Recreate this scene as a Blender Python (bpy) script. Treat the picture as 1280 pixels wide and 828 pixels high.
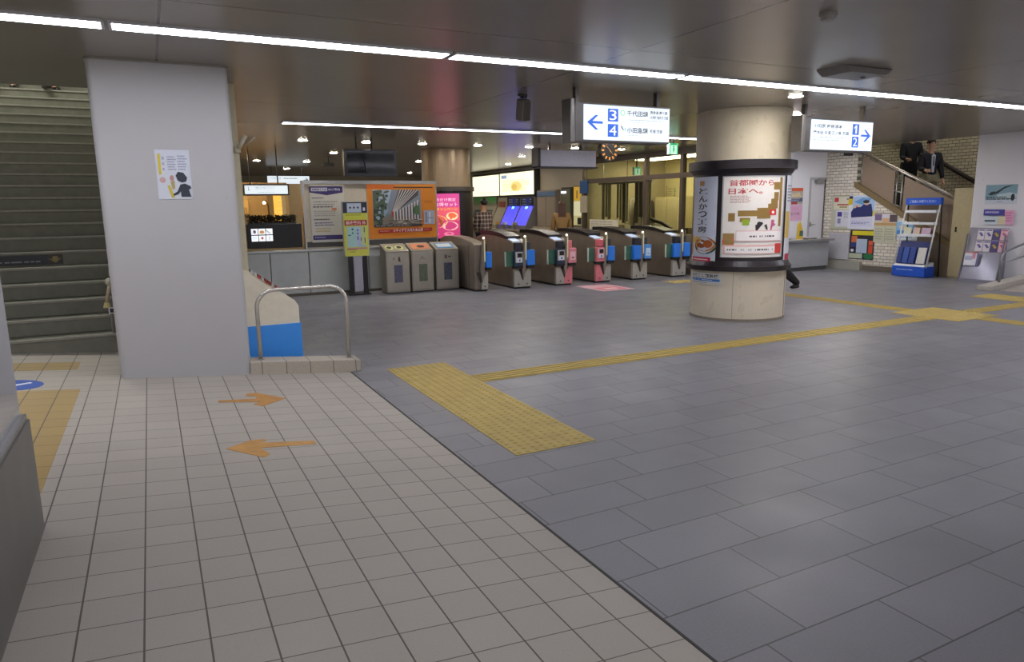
import bpy, bmesh, math, random
from mathutils import Vector, Matrix
random.seed(7)
for o in list(bpy.data.objects): bpy.data.objects.remove(o)
C = bpy.context.scene.collection
SC = bpy.context.scene

# ------------------------------------------------------------------ camera
EYE = 1.56; FPX = 872.226; YAW, PIT, ROL = .4719, .1777, -.0144
def cam_basis(y, p, r):
    cy, sy = math.cos(y), math.sin(y)
    fw = Vector((sy*math.cos(p), cy*math.cos(p), -math.sin(p))); rt = Vector((cy, -sy, 0)); up = rt.cross(fw)
    c, s = math.cos(r), math.sin(r)
    return rt*c+up*s, up*c-rt*s, fw
RT, UP, FW = cam_basis(YAW, PIT, ROL)
cam = bpy.data.cameras.new('camera'); co = bpy.data.objects.new('camera', cam); C.objects.link(co)
M = Matrix((RT, UP, -FW)).transposed().to_4x4(); M.translation = Vector((0, 0, EYE)); co.matrix_world = M
cam.sensor_width = 36; cam.lens = FPX*36/1280; cam.clip_start = .05; cam.clip_end = 200
SC.camera = co
# ------------------------------------------------------------------ world, exposure
w = bpy.data.worlds.new('world'); SC.world = w; w.use_nodes = True
w.node_tree.nodes['Background'].inputs[0].default_value = (.62, .6, .62, 1)
w.node_tree.nodes['Background'].inputs[1].default_value = 1.45
SC.view_settings.view_transform = 'Standard'; SC.view_settings.look = 'None'
SC.view_settings.exposure = 0.0; SC.view_settings.gamma = 1; SC.view_settings.use_curve_mapping = False
TUBE = 20.5      # strength of the ceiling light lines
DOWN = 250.0     # strength of the recessed downlights
SIGN = .86     # strength of the backlit signs

# ------------------------------------------------------------------ measuring helpers: a pixel's ray met with a real plane
def ray(x, y): return RT*((x-640)/FPX)+UP*(-(y-414)/FPX)+FW
def onY(x, y, v): d = ray(x, y); return Vector((0, 0, EYE))+d*(v/d.y)
def onX(x, y, v): d = ray(x, y); return Vector((0, 0, EYE))+d*(v/d.x)
def onZ(x, y, v=0): d = ray(x, y); return Vector((0, 0, EYE))+d*((v-EYE)/d.z)
XB = 1.592; TILT = math.tan(.0906)
def slope_z(x): return (XB-x)*TILT
def onW(x, y): d = ray(x, y); t = (XB*TILT-EYE)/(d.z+TILT*d.x); return Vector((0, 0, EYE))+d*t
CEIL = 2.75

# ------------------------------------------------------------------ materials
def lin(c):
    if isinstance(c, str):
        c = c.lstrip('#'); c = [int(c[i:i+2], 16)/255 for i in (0, 2, 4)]
    return [(v/12.92 if v <= .04045 else ((v+.055)/1.055)**2.4) for v in c]
_m = {}
def mat(col, rough=.5, metal=0., var=.05, scale=18., emit=0., bump=0., spec=.5, trans=0.):
    k = (str(col), rough, metal, var, scale, emit, bump, spec, trans)
    if k in _m: return _m[k]
    m = bpy.data.materials.new('surface'); m.use_nodes = True; nt = m.node_tree; b = nt.nodes['Principled BSDF']
    c = lin(col)
    b.inputs['Roughness'].default_value = rough; b.inputs['Metallic'].default_value = metal
    b.inputs['Specular IOR Level'].default_value = spec
    b.inputs['Base Color'].default_value = (*c, 1)
    if trans: b.inputs['Transmission Weight'].default_value = trans; b.inputs['IOR'].default_value = 1.1
    if emit:
        b.inputs['Emission Color'].default_value = (*c, 1); b.inputs['Emission Strength'].default_value = emit
        b.inputs['Base Color'].default_value = (c[0]*.5, c[1]*.5, c[2]*.5, 1)
    elif var or bump:
        g = nt.nodes.new('ShaderNodeNewGeometry')
        n = nt.nodes.new('ShaderNodeTexNoise'); n.inputs['Scale'].default_value = scale; n.inputs['Detail'].default_value = 4
        nt.links.new(g.outputs['Position'], n.inputs['Vector'])
        if var:
            r = nt.nodes.new('ShaderNodeMapRange'); r.inputs[1].default_value = .3; r.inputs[2].default_value = .7
            r.inputs[3].default_value = 1-var; r.inputs[4].default_value = 1+var
            nt.links.new(n.outputs[0], r.inputs[0])
            x = nt.nodes.new('ShaderNodeVectorMath'); x.operation = 'SCALE'; x.inputs[0].default_value = c
            nt.links.new(r.outputs[0], x.inputs['Scale']); nt.links.new(x.outputs[0], b.inputs['Base Color'])
        if bump:
            bp = nt.nodes.new('ShaderNodeBump'); bp.inputs['Strength'].default_value = bump; bp.inputs['Distance'].default_value = .01
            nt.links.new(n.outputs[0], bp.inputs['Height']); nt.links.new(bp.outputs[0], b.inputs['Normal'])
    _m[k] = m; return m
class NT:
    def __init__(s, rough=.5, spec=.5):
        s.m = bpy.data.materials.new('surface'); s.m.use_nodes = True; s.t = s.m.node_tree; s.b = s.t.nodes['Principled BSDF']
        s.b.inputs['Roughness'].default_value = rough; s.b.inputs['Specular IOR Level'].default_value = spec
        g = s.t.nodes.new('ShaderNodeNewGeometry'); x = s.t.nodes.new('ShaderNodeSeparateXYZ'); s.L(g.outputs['Position'], x.inputs[0])
        s.P = g.outputs['Position']; s.x, s.y, s.z = x.outputs
    def L(s, a, b): s.t.links.new(a, b)
    def M(s, op, a, b=None, c=None):
        n = s.t.nodes.new('ShaderNodeMath'); n.operation = op
        for i, v in enumerate((a, b, c)):
            if v is None: continue
            if isinstance(v, (int, float)): n.inputs[i].default_value = v
            else: s.L(v, n.inputs[i])
        return n.outputs[0]
    def noise(s, scale, detail=3):
        n = s.t.nodes.new('ShaderNodeTexNoise'); n.inputs['Scale'].default_value = scale; n.inputs['Detail'].default_value = detail
        s.L(s.P, n.inputs['Vector']); return n.outputs[0]
    def white(s, a, b):
        c = s.t.nodes.new('ShaderNodeCombineXYZ'); s.L(a, c.inputs[0]); s.L(b, c.inputs[1])
        n = s.t.nodes.new('ShaderNodeTexWhiteNoise'); n.noise_dimensions = '2D'; s.L(c.outputs[0], n.inputs['Vector']); return n.outputs[0]
    def mix(s, f, a, b):
        n = s.t.nodes.new('ShaderNodeMix'); n.data_type = 'RGBA'; s.L(f, n.inputs[0])
        for v, i in ((a, 6), (b, 7)):
            if isinstance(v, (tuple, list)): n.inputs[i].default_value = (*v, 1)
            else: s.L(v, n.inputs[i])
        return n.outputs[2]
    def scale(s, col, f):
        n = s.t.nodes.new('ShaderNodeVectorMath'); n.operation = 'SCALE'
        if isinstance(col, (tuple, list)): n.inputs[0].default_value = col
        else: s.L(col, n.inputs[0])
        s.L(f, n.inputs['Scale']); return n.outputs[0]
def edge_line(n, frac, size, wid):   # 1 inside a joint
    a = n.M('MULTIPLY', n.M('MINIMUM', frac, n.M('SUBTRACT', 1., frac)), size)
    return n.M('LESS_THAN', a, wid/2)
def grey_floor():
    n = NT(.42, .45)
    r = n.M('DIVIDE', n.M('SUBTRACT', n.y, 3.406), .3003); k = n.M('FLOOR', r); fr = n.M('SUBTRACT', r, k)
    u = n.M('DIVIDE', n.M('SUBTRACT', n.M('SUBTRACT', n.x, .217), n.M('MULTIPLY', k, .201)), .603); uk = n.M('FLOOR', u); fu = n.M('SUBTRACT', u, uk)
    ln = n.M('MAXIMUM', edge_line(n, fr, .3003, .007), edge_line(n, fu, .603, .007))
    v = n.M('MULTIPLY_ADD', n.white(uk, k), .14, .93)
    v = n.M('MULTIPLY', v, n.M('MULTIPLY_ADD', n.noise(90, 4), .30, .85)); v = n.M('MULTIPLY', v, n.M('MULTIPLY_ADD', n.noise(.9, 3), .35, .82))
    n.L(n.mix(ln, n.scale(tuple(lin('#7b7a7f')), v), tuple(lin('#4a494b'))), n.b.inputs['Base Color'])
    n.L(n.M('MULTIPLY_ADD', n.noise(3, 3), .22, .30), n.b.inputs['Roughness'])
    return n.m
def white_floor(x0=-.1445, y0=2.3676, col='#aaa398', var=.22):
    n = NT(.5, .4)
    r = n.M('DIVIDE', n.M('SUBTRACT', n.y, y0), .1994); k = n.M('FLOOR', r); fr = n.M('SUBTRACT', r, k)
    u = n.M('DIVIDE', n.M('SUBTRACT', n.x, x0), .197); uk = n.M('FLOOR', u); fu = n.M('SUBTRACT', u, uk)
    ln = n.M('MAXIMUM', edge_line(n, fr, .1994, .0045), edge_line(n, fu, .197, .0065))
    v = n.M('MULTIPLY_ADD', n.white(uk, k), .07, .965)
    v = n.M('MULTIPLY', v, n.M('MULTIPLY_ADD', n.noise(160, 4), .22, .89)); v = n.M('MULTIPLY', v, n.M('MULTIPLY_ADD', n.noise(1.3, 3), .22, .89))
    n.L(n.mix(ln, n.scale(tuple(lin(col)), v), tuple(lin('#554e46'))), n.b.inputs['Base Color'])
    return n.m
def brick(plane='x', col='#e6dfd0', mortar='#837d70', bw=.16, bh=.07):
    n = NT(.35, .5); a = n.y if plane == 'x' else n.x
    r = n.M('DIVIDE', n.z, bh); k = n.M('FLOOR', r); fr = n.M('SUBTRACT', r, k)
    u = n.M('ADD', n.M('DIVIDE', a, bw), n.M('MULTIPLY', k, .5)); uk = n.M('FLOOR', u); fu = n.M('SUBTRACT', u, uk)
    ln = n.M('MAXIMUM', edge_line(n, fr, bh, .010), edge_line(n, fu, bw, .009))
    v = n.M('MULTIPLY_ADD', n.white(uk, k), .22, .86)
    n.L(n.mix(ln, n.scale(tuple(lin(col)), v), tuple(lin(mortar))), n.b.inputs['Base Color'])
    return n.m
def ceiling_mat():
    n = NT(.27, .6); n.b.inputs['Metallic'].default_value = .2
    u = n.M('DIVIDE', n.M('SUBTRACT', n.x, .17), 3.36); fu = n.M('FRACT', u)
    r = n.M('DIVIDE', n.M('SUBTRACT', n.y, 8.6), 3.9); fr = n.M('FRACT', r)
    ln = n.M('MAXIMUM', edge_line(n, fu, 3.36, .018), edge_line(n, fr, 3.9, .016))
    n.L(n.mix(ln, n.scale(tuple(lin('#928c83')), n.M('MULTIPLY_ADD', n.noise(1.2, 2), .16, .92)), tuple(lin('#5f5a52'))), n.b.inputs['Base Color'])
    return n.m
def pillar_mat(col='#b4b3b4'):
    n = NT(.38, .4); d = n.M('GREATER_THAN', n.noise(7, 5), .71)
    v = n.M('MULTIPLY_ADD', n.noise(2.2, 4), .10, .95)
    n.L(n.mix(n.M('MULTIPLY', d, .18), n.scale(tuple(lin(col)), v), tuple(lin('#8f8b85'))), n.b.inputs['Base Color'])
    return n.m
def concrete_mat():
    n = NT(.6, .3); v = n.M('MULTIPLY_ADD', n.noise(3, 6), .30, .85)
    d = n.M('GREATER_THAN', n.noise(6, 6), .60)
    n.L(n.mix(n.M('MULTIPLY', d, .12), n.scale(tuple(lin('#dcd1ba')), v), tuple(lin('#7d6f5a'))), n.b.inputs['Base Color'])
    return n.m
STEEL = mat('#a9a9a7', .32, .85, .06, 6); STEEL_DK = mat('#6b655d', .35, .7, .12, 9); CHROME = mat('#dcdcdc', .18, 1, .02)
BLACK = mat('#17161a', .35, 0, .05); DARK = mat('#2b2628', .4, 0, .08); WHITE = mat('#dddce0', .4, 0, .03); YELLOW = mat('#b59e55', .6, 0, .12, 7, bump=.2)
CREAM = mat('#f4ead2', .5, 0, .04); BLUE = mat('#46a2ff', .4, 0, .03)

# ------------------------------------------------------------------ mesh builder
class MB:
    def __init__(s): s.v = []; s.f = []; s.mi = []; s.mats = []; s.smooth = []
    def mid(s, m):
        if m not in s.mats: s.mats.append(m)
        return s.mats.index(m)
    def add(s, vs, fs, m=None, sm=False):
        o = len(s.v); s.v += [Vector(v) for v in vs]; i = s.mid(m) if m else 0
        for f in fs: s.f.append([o+k for k in f]); s.mi.append(i); s.smooth.append(sm)
        return s
    def box(s, a, b, m=None):
        (x0, y0, z0), (x1, y1, z1) = a, b
        x0, x1 = min(x0, x1), max(x0, x1); y0, y1 = min(y0, y1), max(y0, y1); z0, z1 = min(z0, z1), max(z0, z1)
        return s.add([(x0,y0,z0),(x1,y0,z0),(x1,y1,z0),(x0,y1,z0),(x0,y0,z1),(x1,y0,z1),(x1,y1,z1),(x0,y1,z1)],
                     [(0,3,2,1),(4,5,6,7),(0,1,5,4),(1,2,6,5),(2,3,7,6),(3,0,4,7)], m)
    def prism(s, pts, axis, a, b, m=None):   # pts in the two other axes (cyclic order), extruded along axis from a to b
        n = len(pts)
        def P(p, t): return {'x': (t, p[0], p[1]), 'y': (p[0], t, p[1]), 'z': (p[0], p[1], t)}[axis]
        return s.add([P(p, a) for p in pts]+[P(p, b) for p in pts], [tuple(range(n))[::-1], tuple(range(n, 2*n))]+[(i, (i+1) % n, n+(i+1) % n, n+i) for i in range(n)], m)
    def tube(s, path, r, m=None, n=10, closed=False):
        path = [Vector(p) for p in path]; rings = []; k = len(path)
        prev = None
        for i, p in enumerate(path):
            t = (path[min(i+1, k-1)]-path[max(i-1, 0)]).normalized()
            if prev is None:
                u = t.cross(Vector((0, 0, 1)) if abs(t.z) < .9 else Vector((1, 0, 0))).normalized()
            else: u = (prev-t*prev.dot(t)).normalized()
            prev = u; v = t.cross(u); rr = r[i] if isinstance(r, (list, tuple)) else r
            rings.append([p+(u*math.cos(2*math.pi*j/n)+v*math.sin(2*math.pi*j/n))*rr for j in range(n)])
        vs = [q for g in rings for q in g]; fs = []
        for i in range(k-1):
            for j in range(n): fs.append((i*n+j, i*n+(j+1) % n, (i+1)*n+(j+1) % n, (i+1)*n+j))
        fs.append(tuple(range(n))[::-1]); fs.append(tuple(range((k-1)*n, k*n)))
        return s.add(vs, fs, m, True)
    def cyl(s, c, r, z0, z1, m=None, n=48, r2=None):
        r2 = r if r2 is None else r2
        vs = [(c[0]+r*math.cos(2*math.pi*i/n), c[1]+r*math.sin(2*math.pi*i/n), z0) for i in range(n)]+[(c[0]+r2*math.cos(2*math.pi*i/n), c[1]+r2*math.sin(2*math.pi*i/n), z1) for i in range(n)]
        return s.add(vs, [tuple(range(n))[::-1], tuple(range(n, 2*n))]+[(i, (i+1) % n, n+(i+1) % n, n+i) for i in range(n)], m)
    def ball(s, c, r, m=None, n=10, sc=(1, 1, 1)):
        vs = []; fs = []; k = n
        for i in range(k+1):
            th = math.pi*i/k
            for j in range(n): ph = 2*math.pi*j/n; vs.append((c[0]+r*sc[0]*math.sin(th)*math.cos(ph), c[1]+r*sc[1]*math.sin(th)*math.sin(ph), c[2]+r*sc[2]*math.cos(th)))
        for i in range(k):
            for j in range(n): fs.append((i*n+j, (i+1)*n+j, (i+1)*n+(j+1) % n, i*n+(j+1) % n))
        return s.add(vs, fs, m, True)
    def shift(s, d):
        s.v = [v+Vector(d) for v in s.v]; return s
    def build(s, name, m=None, parent=None, bevel=0.):
        me = bpy.data.meshes.new(name); me.from_pydata([tuple(v) for v in s.v], [], s.f)
        ms = s.mats if s.mats else [m]
        if m and s.mats and ms[0] is None: ms = [m]
        for k in ms: me.materials.append(k)
        for p, i, sm in zip(me.polygons, s.mi, s.smooth): p.material_index = i; p.use_smooth = sm
        me.update()
        bm = bmesh.new(); bm.from_mesh(me)
        try: bmesh.ops.recalc_face_normals(bm, faces=bm.faces)
        except Exception: pass
        bm.to_mesh(me); bm.free()
        o = bpy.data.objects.new(name, me); C.objects.link(o)
        if parent: o.parent = parent
        if bevel:
            b = o.modifiers.new('bevel', 'BEVEL'); b.width = bevel; b.segments = 3; b.limit_method = 'ANGLE'
        return o
def thing(name, label, cat, loc=(0, 0, 0), rz=0, group=None):
    o = bpy.data.objects.new(name, None); C.objects.link(o); o.location = loc; o.rotation_euler = (0, 0, rz)
    o.empty_display_size = .1
    return tag(o, label, cat, group)
def tag(o, label, cat, group=None, kind=None):
    o['label'] = label; o['category'] = cat
    if group: o['group'] = group
    if kind: o['kind'] = kind
    return o
def struct(o, label=None):
    o['kind'] = 'structure'
    if label: o['label'] = label; o['category'] = label.split()[-1] if False else 'structure'
    return o
def S(name, mb, m=None, bevel=0., parent=None):
    o = mb.build(name, m, parent, bevel); o['kind'] = 'structure'; return o
def copy_tree(o, parent=None):
    c = o.copy(); C.objects.link(c)
    if parent: c.parent = parent
    for ch in list(o.children): copy_tree(ch, c)
    return c

# ------------------------------------------------------------------ flat printed matter and lettering
_font = None
def text_geo(body, size):
    bold = body[0] == '*'; body = body.lstrip('*')
    cu = bpy.data.curves.new('lettering', 'FONT'); cu.body = body; cu.size = 1; cu.resolution_u = 3; cu.offset = .018 if bold else 0
    ob = bpy.data.objects.new('lettering', cu); C.objects.link(ob)
    dg = bpy.context.evaluated_depsgraph_get(); dg.update(); ev = ob.evaluated_get(dg); me = ev.to_mesh()
    vs = [v.co.copy() for v in me.vertices]; fs = [tuple(p.vertices) for p in me.polygons]
    ev.to_mesh_clear(); bpy.data.objects.remove(ob); bpy.data.curves.remove(cu)
    return vs, fs
def sheet(name, mapper, w, h, elems, parent=None, t=.006, nseg=1, emit=0., rough=.35, base='#ffffff', lift=.0004):
    """a printed sheet: mapper(u, v, off) turns metres on the sheet (v up) into a point; elems are fractions of w and h, v DOWN from the top"""
    b = MB(); gm = lambda c: mat(c, rough, 0, 0, 18, emit) if emit else mat(c, rough, 0, .02, 18)
    us = [w*i/nseg for i in range(nseg+1)]
    # body with thickness
    vs = []; n = nseg+1
    for off in (0, -t):
        for v in (0, h): vs += [mapper(u, v, off) for u in us]
    fs = []
    for i in range(nseg):
        fs.append((i, i+1, n+i+1, n+i)); fs.append((2*n+i+1, 2*n+i, 3*n+i, 3*n+i+1)); fs.append((i+1, i, 2*n+i, 2*n+i+1)); fs.append((n+i, n+i+1, 3*n+i+1, 3*n+i))
    fs.append((0, n, 3*n, 2*n)); fs.append((nseg, 2*n+nseg, 3*n+nseg, n+nseg))
    b.add(vs, fs, gm(base))
    lay = 0
    for e in elems:
        lay += 1; off = lift*lay
        if e[0] == 'r':
            x0, y0, x1, y1 = e[1:5]; k = max(1, int(math.ceil(nseg*(x1-x0)))) if nseg > 1 else 1
            q = [x0+(x1-x0)*i/k for i in range(k+1)]
            vs = [mapper(u*w, (1-y1)*h, off) for u in q]+[mapper(u*w, (1-y0)*h, off) for u in q]
            b.add(vs, [(i, i+1, k+1+i+1, k+1+i) for i in range(k)], gm(e[5]))
        elif e[0] == 'e':
            cx, cy, rx, ry = e[1:5]; N = 20
            b.add([mapper((cx+rx*math.cos(2*math.pi*i/N))*w, (1-cy-ry*math.sin(2*math.pi*i/N))*h, off) for i in range(N)], [tuple(range(N))[::-1]], gm(e[5]))
        elif e[0] == 'p':
            b.add([mapper(x*w, (1-y)*h, off) for x, y in e[1]], [tuple(range(len(e[1])))], gm(e[2]))
        elif e[0] == 't':   # ('t', x, y(top), height fraction, text, colour[, width fraction])
            body = e[4]; vs, fs = text_geo(body, 1)
            if not vs: continue
            x0 = min(v.x for v in vs); x1 = max(v.x for v in vs); y0 = min(v.y for v in vs); y1 = max(v.y for v in vs)
            H = e[3]*h; sy = H/max(y1-y0, 1e-6); sx = sy
            if len(e) > 6: sx = e[6]*w/max(x1-x0, 1e-6)
            b.add([mapper(e[1]*w+(v.x-x0)*sx, (1-e[2])*h-H+(v.y-y0)*sy, off) for v in vs], fs, gm(e[5]))
        elif e[0] == 'lines':   # rows of small print: x0, y0, x1, y1, count, colour
            x0, y0, x1, y1, k, col = e[1:7]; rr = random.Random(int(x0*977+y0*7919+k))
            for i in range(k):
                ya = y0+(y1-y0)*(i+.2)/k; yb = y0+(y1-y0)*(i+.7)/k; x = x0
                xe = x1-(x1-x0)*rr.random()*.25
                while x < xe:
                    dx = min((x1-x0)*(.05+.12*rr.random()), xe-x); a = x+dx*.85
                    b.add([mapper(x*w, (1-yb)*h, off), mapper(a*w, (1-yb)*h, off), mapper(a*w, (1-ya)*h, off), mapper(x*w, (1-ya)*h, off)], [(0, 1, 2, 3)], gm(col)); x += dx+.004
    o = MBraw(b, name, parent); return o
def MBraw(b, name, parent=None):
    me = bpy.data.meshes.new(name); me.from_pydata([tuple(v) for v in b.v], [], b.f)
    for k in b.mats: me.materials.append(k)
    for p, i in zip(me.polygons, b.mi): p.material_index = i
    me.update(); o = bpy.data.objects.new(name, me); C.objects.link(o)
    if parent: o.parent = parent
    return o
def plane_map(o, u, v):
    o, u, v = Vector(o), Vector(u).normalized(), Vector(v).normalized(); n = u.cross(v)
    return lambda a, b, off: o+u*a+v*b+n*off
def sheetY(name, Y, px, elems, parent=None, origin=(0, 0, 0), **k):     # sheet facing the hall, px = (x0,y0,x1,y1) corners top left, bottom right
    a = onY(px[0], px[1], Y); b = onY(px[2], px[3], Y); og = Vector(origin)
    return sheet(name, plane_map(Vector((a.x, Y, b.z))-og, (1, 0, 0), (0, 0, 1)), b.x-a.x, a.z-b.z, elems, parent, **k)
def sheetX(name, X, px, elems, parent=None, origin=(0, 0, 0), **k):
    a = onX(px[0], px[1], X); b = onX(px[2], px[3], X); og = Vector(origin)
    return sheet(name, plane_map(Vector((X, a.y, b.z))-og, (0, -1, 0), (0, 0, 1)), a.y-b.y, a.z-b.z, elems, parent, **k)

# ================================================================== THE SETTING
GF = grey_floor(); WF = white_floor(); CM = ceiling_mat(); PM = pillar_mat(); CONC = concrete_mat()
BRX = brick('x'); BRD = brick('x', '#b8ac90', '#5a5446')
b = MB(); b.add([(XB, -3, 0), (20, -3, 0), (20, 30, 0), (XB, 30, 0)], [(0, 1, 2, 3)], GF); b.add([(-5, 6.7, 0), (XB, 6.7, 0), (XB, 30, 0), (-5, 30, 0)], [(0, 1, 2, 3)], GF)
S('floor', b)
b = MB()
for (x0, x1, y1) in ((-5, .69, 7.95), (.69, XB, 6.575)):
    b.add([(x0, -3, slope_z(x0)), (x1, -3, slope_z(x1)), (x1, y1, slope_z(x1)), (x0, y1, slope_z(x0)), (x0, -3, -.1), (x1, -3, -.1), (x1, y1, -.1), (x0, y1, -.1)],
          [(0, 1, 2, 3), (4, 7, 6, 5), (0, 4, 5, 1), (1, 5, 6, 2), (2, 6, 7, 3), (3, 7, 4, 0)], WF)
b.build('floor')['kind'] = 'structure'
S('trim_1', MB().box((XB-.003, -3, -.02), (XB+.010, 6.56, .0025), mat('#3f3d3a', .8)))
# right hand tiled ramp
b = MB(); b.prism([(12.95, 0.004), (20, .62), (20, -.05), (12.95, -.05)], 'y', 3.0, 6.84, white_floor(.1, .2)); S('floor', b)
# ceiling with its two stair openings
b = MB()
for a, c in (((-5, -3), (14.25, 8.22)), ((-.2, 8.22), (14.25, 30)), ((14.25, -3), (20, 8.05))):
    b.box((a[0], a[1], CEIL), (c[0], c[1], CEIL+.16), CM)
b.box((-5, 30, CEIL), (-.2, 15, CEIL+2.6), DARK)
S('ceiling', b)
S('wall_left', MB().box((-5.1, -3, -.1), (-5, 30, 6), mat('#9a958c')))
S('wall_back', MB().box((-5, 27, 0), (20, 27.2, 6), mat('#a39a85', .6)))
S('wall_right', MB().box((19.9, -3, 0), (20.1, 27, 6), mat('#9a958c')))

# ---- left stairs
Y0, TR, RS, Z0 = 7.85, .27, .1525, .22
STM = NT(.7, .2); v_ = STM.M('MULTIPLY_ADD', STM.noise(9, 6), .5, .75); STM.L(STM.scale(tuple(lin('#77776a')), v_), STM.b.inputs['Base Color']); STM = STM.m
NOSE = mat('#8d8b7f', .6, 0, .1)
st = MB(); ns = MB()
for k in range(27):
    y = Y0+TR*k; z = Z0+RS*(k+1)
    st.box((-4.2, y, z-RS*1.0-(.3 if k == 0 else .0)), (-.33, y+TR*1.0+.001, z-.004), STM)
    ns.box((-4.2, y-.012, z-.022), (-.33, y+.035, z), NOSE)
so = st.build('staircase'); so['kind'] = 'structure'; so['label'] = 'dark concrete stairs rising behind the white pillar'; so['category'] = 'stairs'
n_ = ns.build('stair_nosing', None, so)
S('wall_stair_right', MB().box((-.33, 7.9, 0), (-.2, 16, 6), mat('#77756b', .7)))
S('wall_stair_left', MB().box((-4.3, 7.9, 0), (-4.2, 16, 6), mat('#77756b', .7)))
S('wall_stair_top', MB().box((-4.3, Y0+TR*27, 0), (-.2, Y0+TR*27+.1, 6.4), mat('#77756b', .7)))
S('ceiling', MB().box((-4.3, 8.22, 6.0), (-.2, 15.5, 6.1), mat('#77756b', .7)))

# ---- right stairs behind the brick wall
XW = 14.33; SR = .57
def rs_z(y): return SR*(y-7.95)
b = MB()
for k in range(22):
    y = 8.1+.28*k; b.box((XW+.15, y, 0 if k < 8 else rs_z(y)-.3), (16.3, y+.281, .16*(k+1)), mat('#6d695f', .7, 0, .15))
o = b.build('staircase'); o['kind'] = 'structure'; o['label'] = 'stairs going up behind the brown balustrade'; o['category'] = 'stairs'
S('wall_stair_far', MB().box((16.3, 8.0, 0), (16.45, 15, 6), brick('x', '#ded2b2', '#554f40')))
S('wall_stair_end', MB().box((14.3, 14.9, 0), (16.4, 15, 6), BRD))
S('ceiling', MB().box((14.25, 8.05, 5.6), (16.45, 15, 5.7), mat('#77756b', .7)))
S('wall_stair_upper', MB().box((14.2, 8.05, CEIL+.16), (14.25, 15, 5.6), mat('#77756b', .7)))
# brick wall under and beside the stairs: outline in (y, z)
yb, zb = 8.62, .62
out = [(9.58, 0.12), (9.58, 1.16), (10.80, 1.85), (10.80, CEIL), (11.62, CEIL), (11.62, .12)]
S('wall_brick', MB().prism(out, 'x', XW, XW+.16, BRX))
S('baseboard_brick', MB().prism([(9.58, 0), (9.58, .12), (11.62, .12), (11.62, 0)], 'x', XW-.012, XW+.16, mat('#6f675d', .6)))
S('wall_stair_dado', MB().prism([(8.54, 0), (8.54, .57), (9.58, 1.16), (9.58, 0)], 'x', XW+.01, XW+.14, mat('#82735f', .5)))
S('trim_2', MB().prism([(8.3, .435), (8.3, .56), (10.85, 2.0), (10.85, 1.87)], 'x', XW-.02, XW+.18, mat('#7d6b48', .5)))
# white wall with the door
YWL = 11.62
S('wall_office', MB().box((10.6, YWL, 0), (13.80, YWL+.12, CEIL), mat('#e8e8ee', .5, 0, .02)).box((13.80, YWL, 2.09), (14.57, YWL+.12, CEIL), mat('#e8e8ee', .5, 0, .02)))
d = MB().box((13.84, YWL+.03, 0.01), (14.33, YWL+.08, 2.07), mat('#dedee4', .4, 0, .02)).build('door_1'); d['kind'] = 'structure'
MB().box((13.79, YWL-.01, 0), (13.84, YWL+.09, 2.11), mat('#b4b4b8')).box((13.84, YWL-.01, 2.06), (14.33, YWL+.09, 2.11), mat('#b4b4b8')).build('door_frame', None, d)
MB().tube([(13.90, YWL+.02, 1.02), (13.90, YWL-.03, 1.02), (14.02, YWL-.03, 1.02)], .011, STEEL).box((13.88, YWL+.015, .97), (13.93, YWL+.03, 1.08), STEEL).build('door_handle', None, d)
MB().box((13.98, YWL-.03, 1.98), (14.25, YWL+.03, 2.05), mat('#9a9a9c')).tube([(14.0, YWL-.02, 2.05), (13.95, YWL-.14, 2.08), (14.2, YWL-.02, 2.09)], .008, STEEL).build('door_closer', None, d)
# hall wall behind the gates (x = 10.6) with the glazed office
XO = 10.6
TA = mat('#b3a793', .5, 0, .05)
S('wall_hall', MB().box((XO, 16.42, 0), (XO+.15, 18.75, CEIL), TA)); S('wall_hall', MB().box((XO, 18.75, 2.66), (XO+.15, 23.4, CEIL), TA)); S('wall_hall', MB().box((XO+.05, 18.75, 0), (XO+.2, 23.4, 2.66), mat('#b0a997', .5))); S('wall_hall', MB().box((XO, 23.4, 0), (XO+.15, 27, CEIL), TA))
YP = mat('#e6dbab', .6, 0, .03)
S('wall_booth', MB().box((13.4, 11.75, 0), (13.5, 16.4, CEIL), YP)); S('wall_booth', MB().box((XO+.1, 16.35, 0), (13.4, 16.42, CEIL), mat('#b7ab8c', .6)))

# ---- white pillar of the left
def rounded_rect(x0, x1, y0, y1, r, n=6):
    pts = []
    for cx, cy, a0 in ((x1-r, y0+r, -90), (x1-r, y1-r, 0), (x0+r, y1-r, 90), (x0+r, y0+r, 180)):
        for i in range(n+1): a = math.radians(a0+90*i/n); pts.append((cx+r*math.cos(a), cy+r*math.sin(a)))
    return pts
b = MB(); b.prism(rounded_rect(-.335, .70, 6.58, 7.55, .045), 'z', .0, CEIL, PM)
p = S('pillar', b); p['label'] = 'large white square pillar standing in front of the dark stairs'; p['category'] = 'pillar'
b = MB(); b.prism(rounded_rect(-.345, .71, 6.572, 7.56, .045), 'z', 2.735, CEIL, mat('#8f8c86')); b.build('ceiling_collar', None, p)
# white pillar at the right edge
b = MB(); b.prism(rounded_rect(14.13, 15.2, 3.5, 8.12, .05), 'z', 0, CEIL, pillar_mat('#dddce2'))
p = S('pillar', b); p['label'] = 'long white wall pillar at the right edge'; p['category'] = 'pillar'

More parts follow.
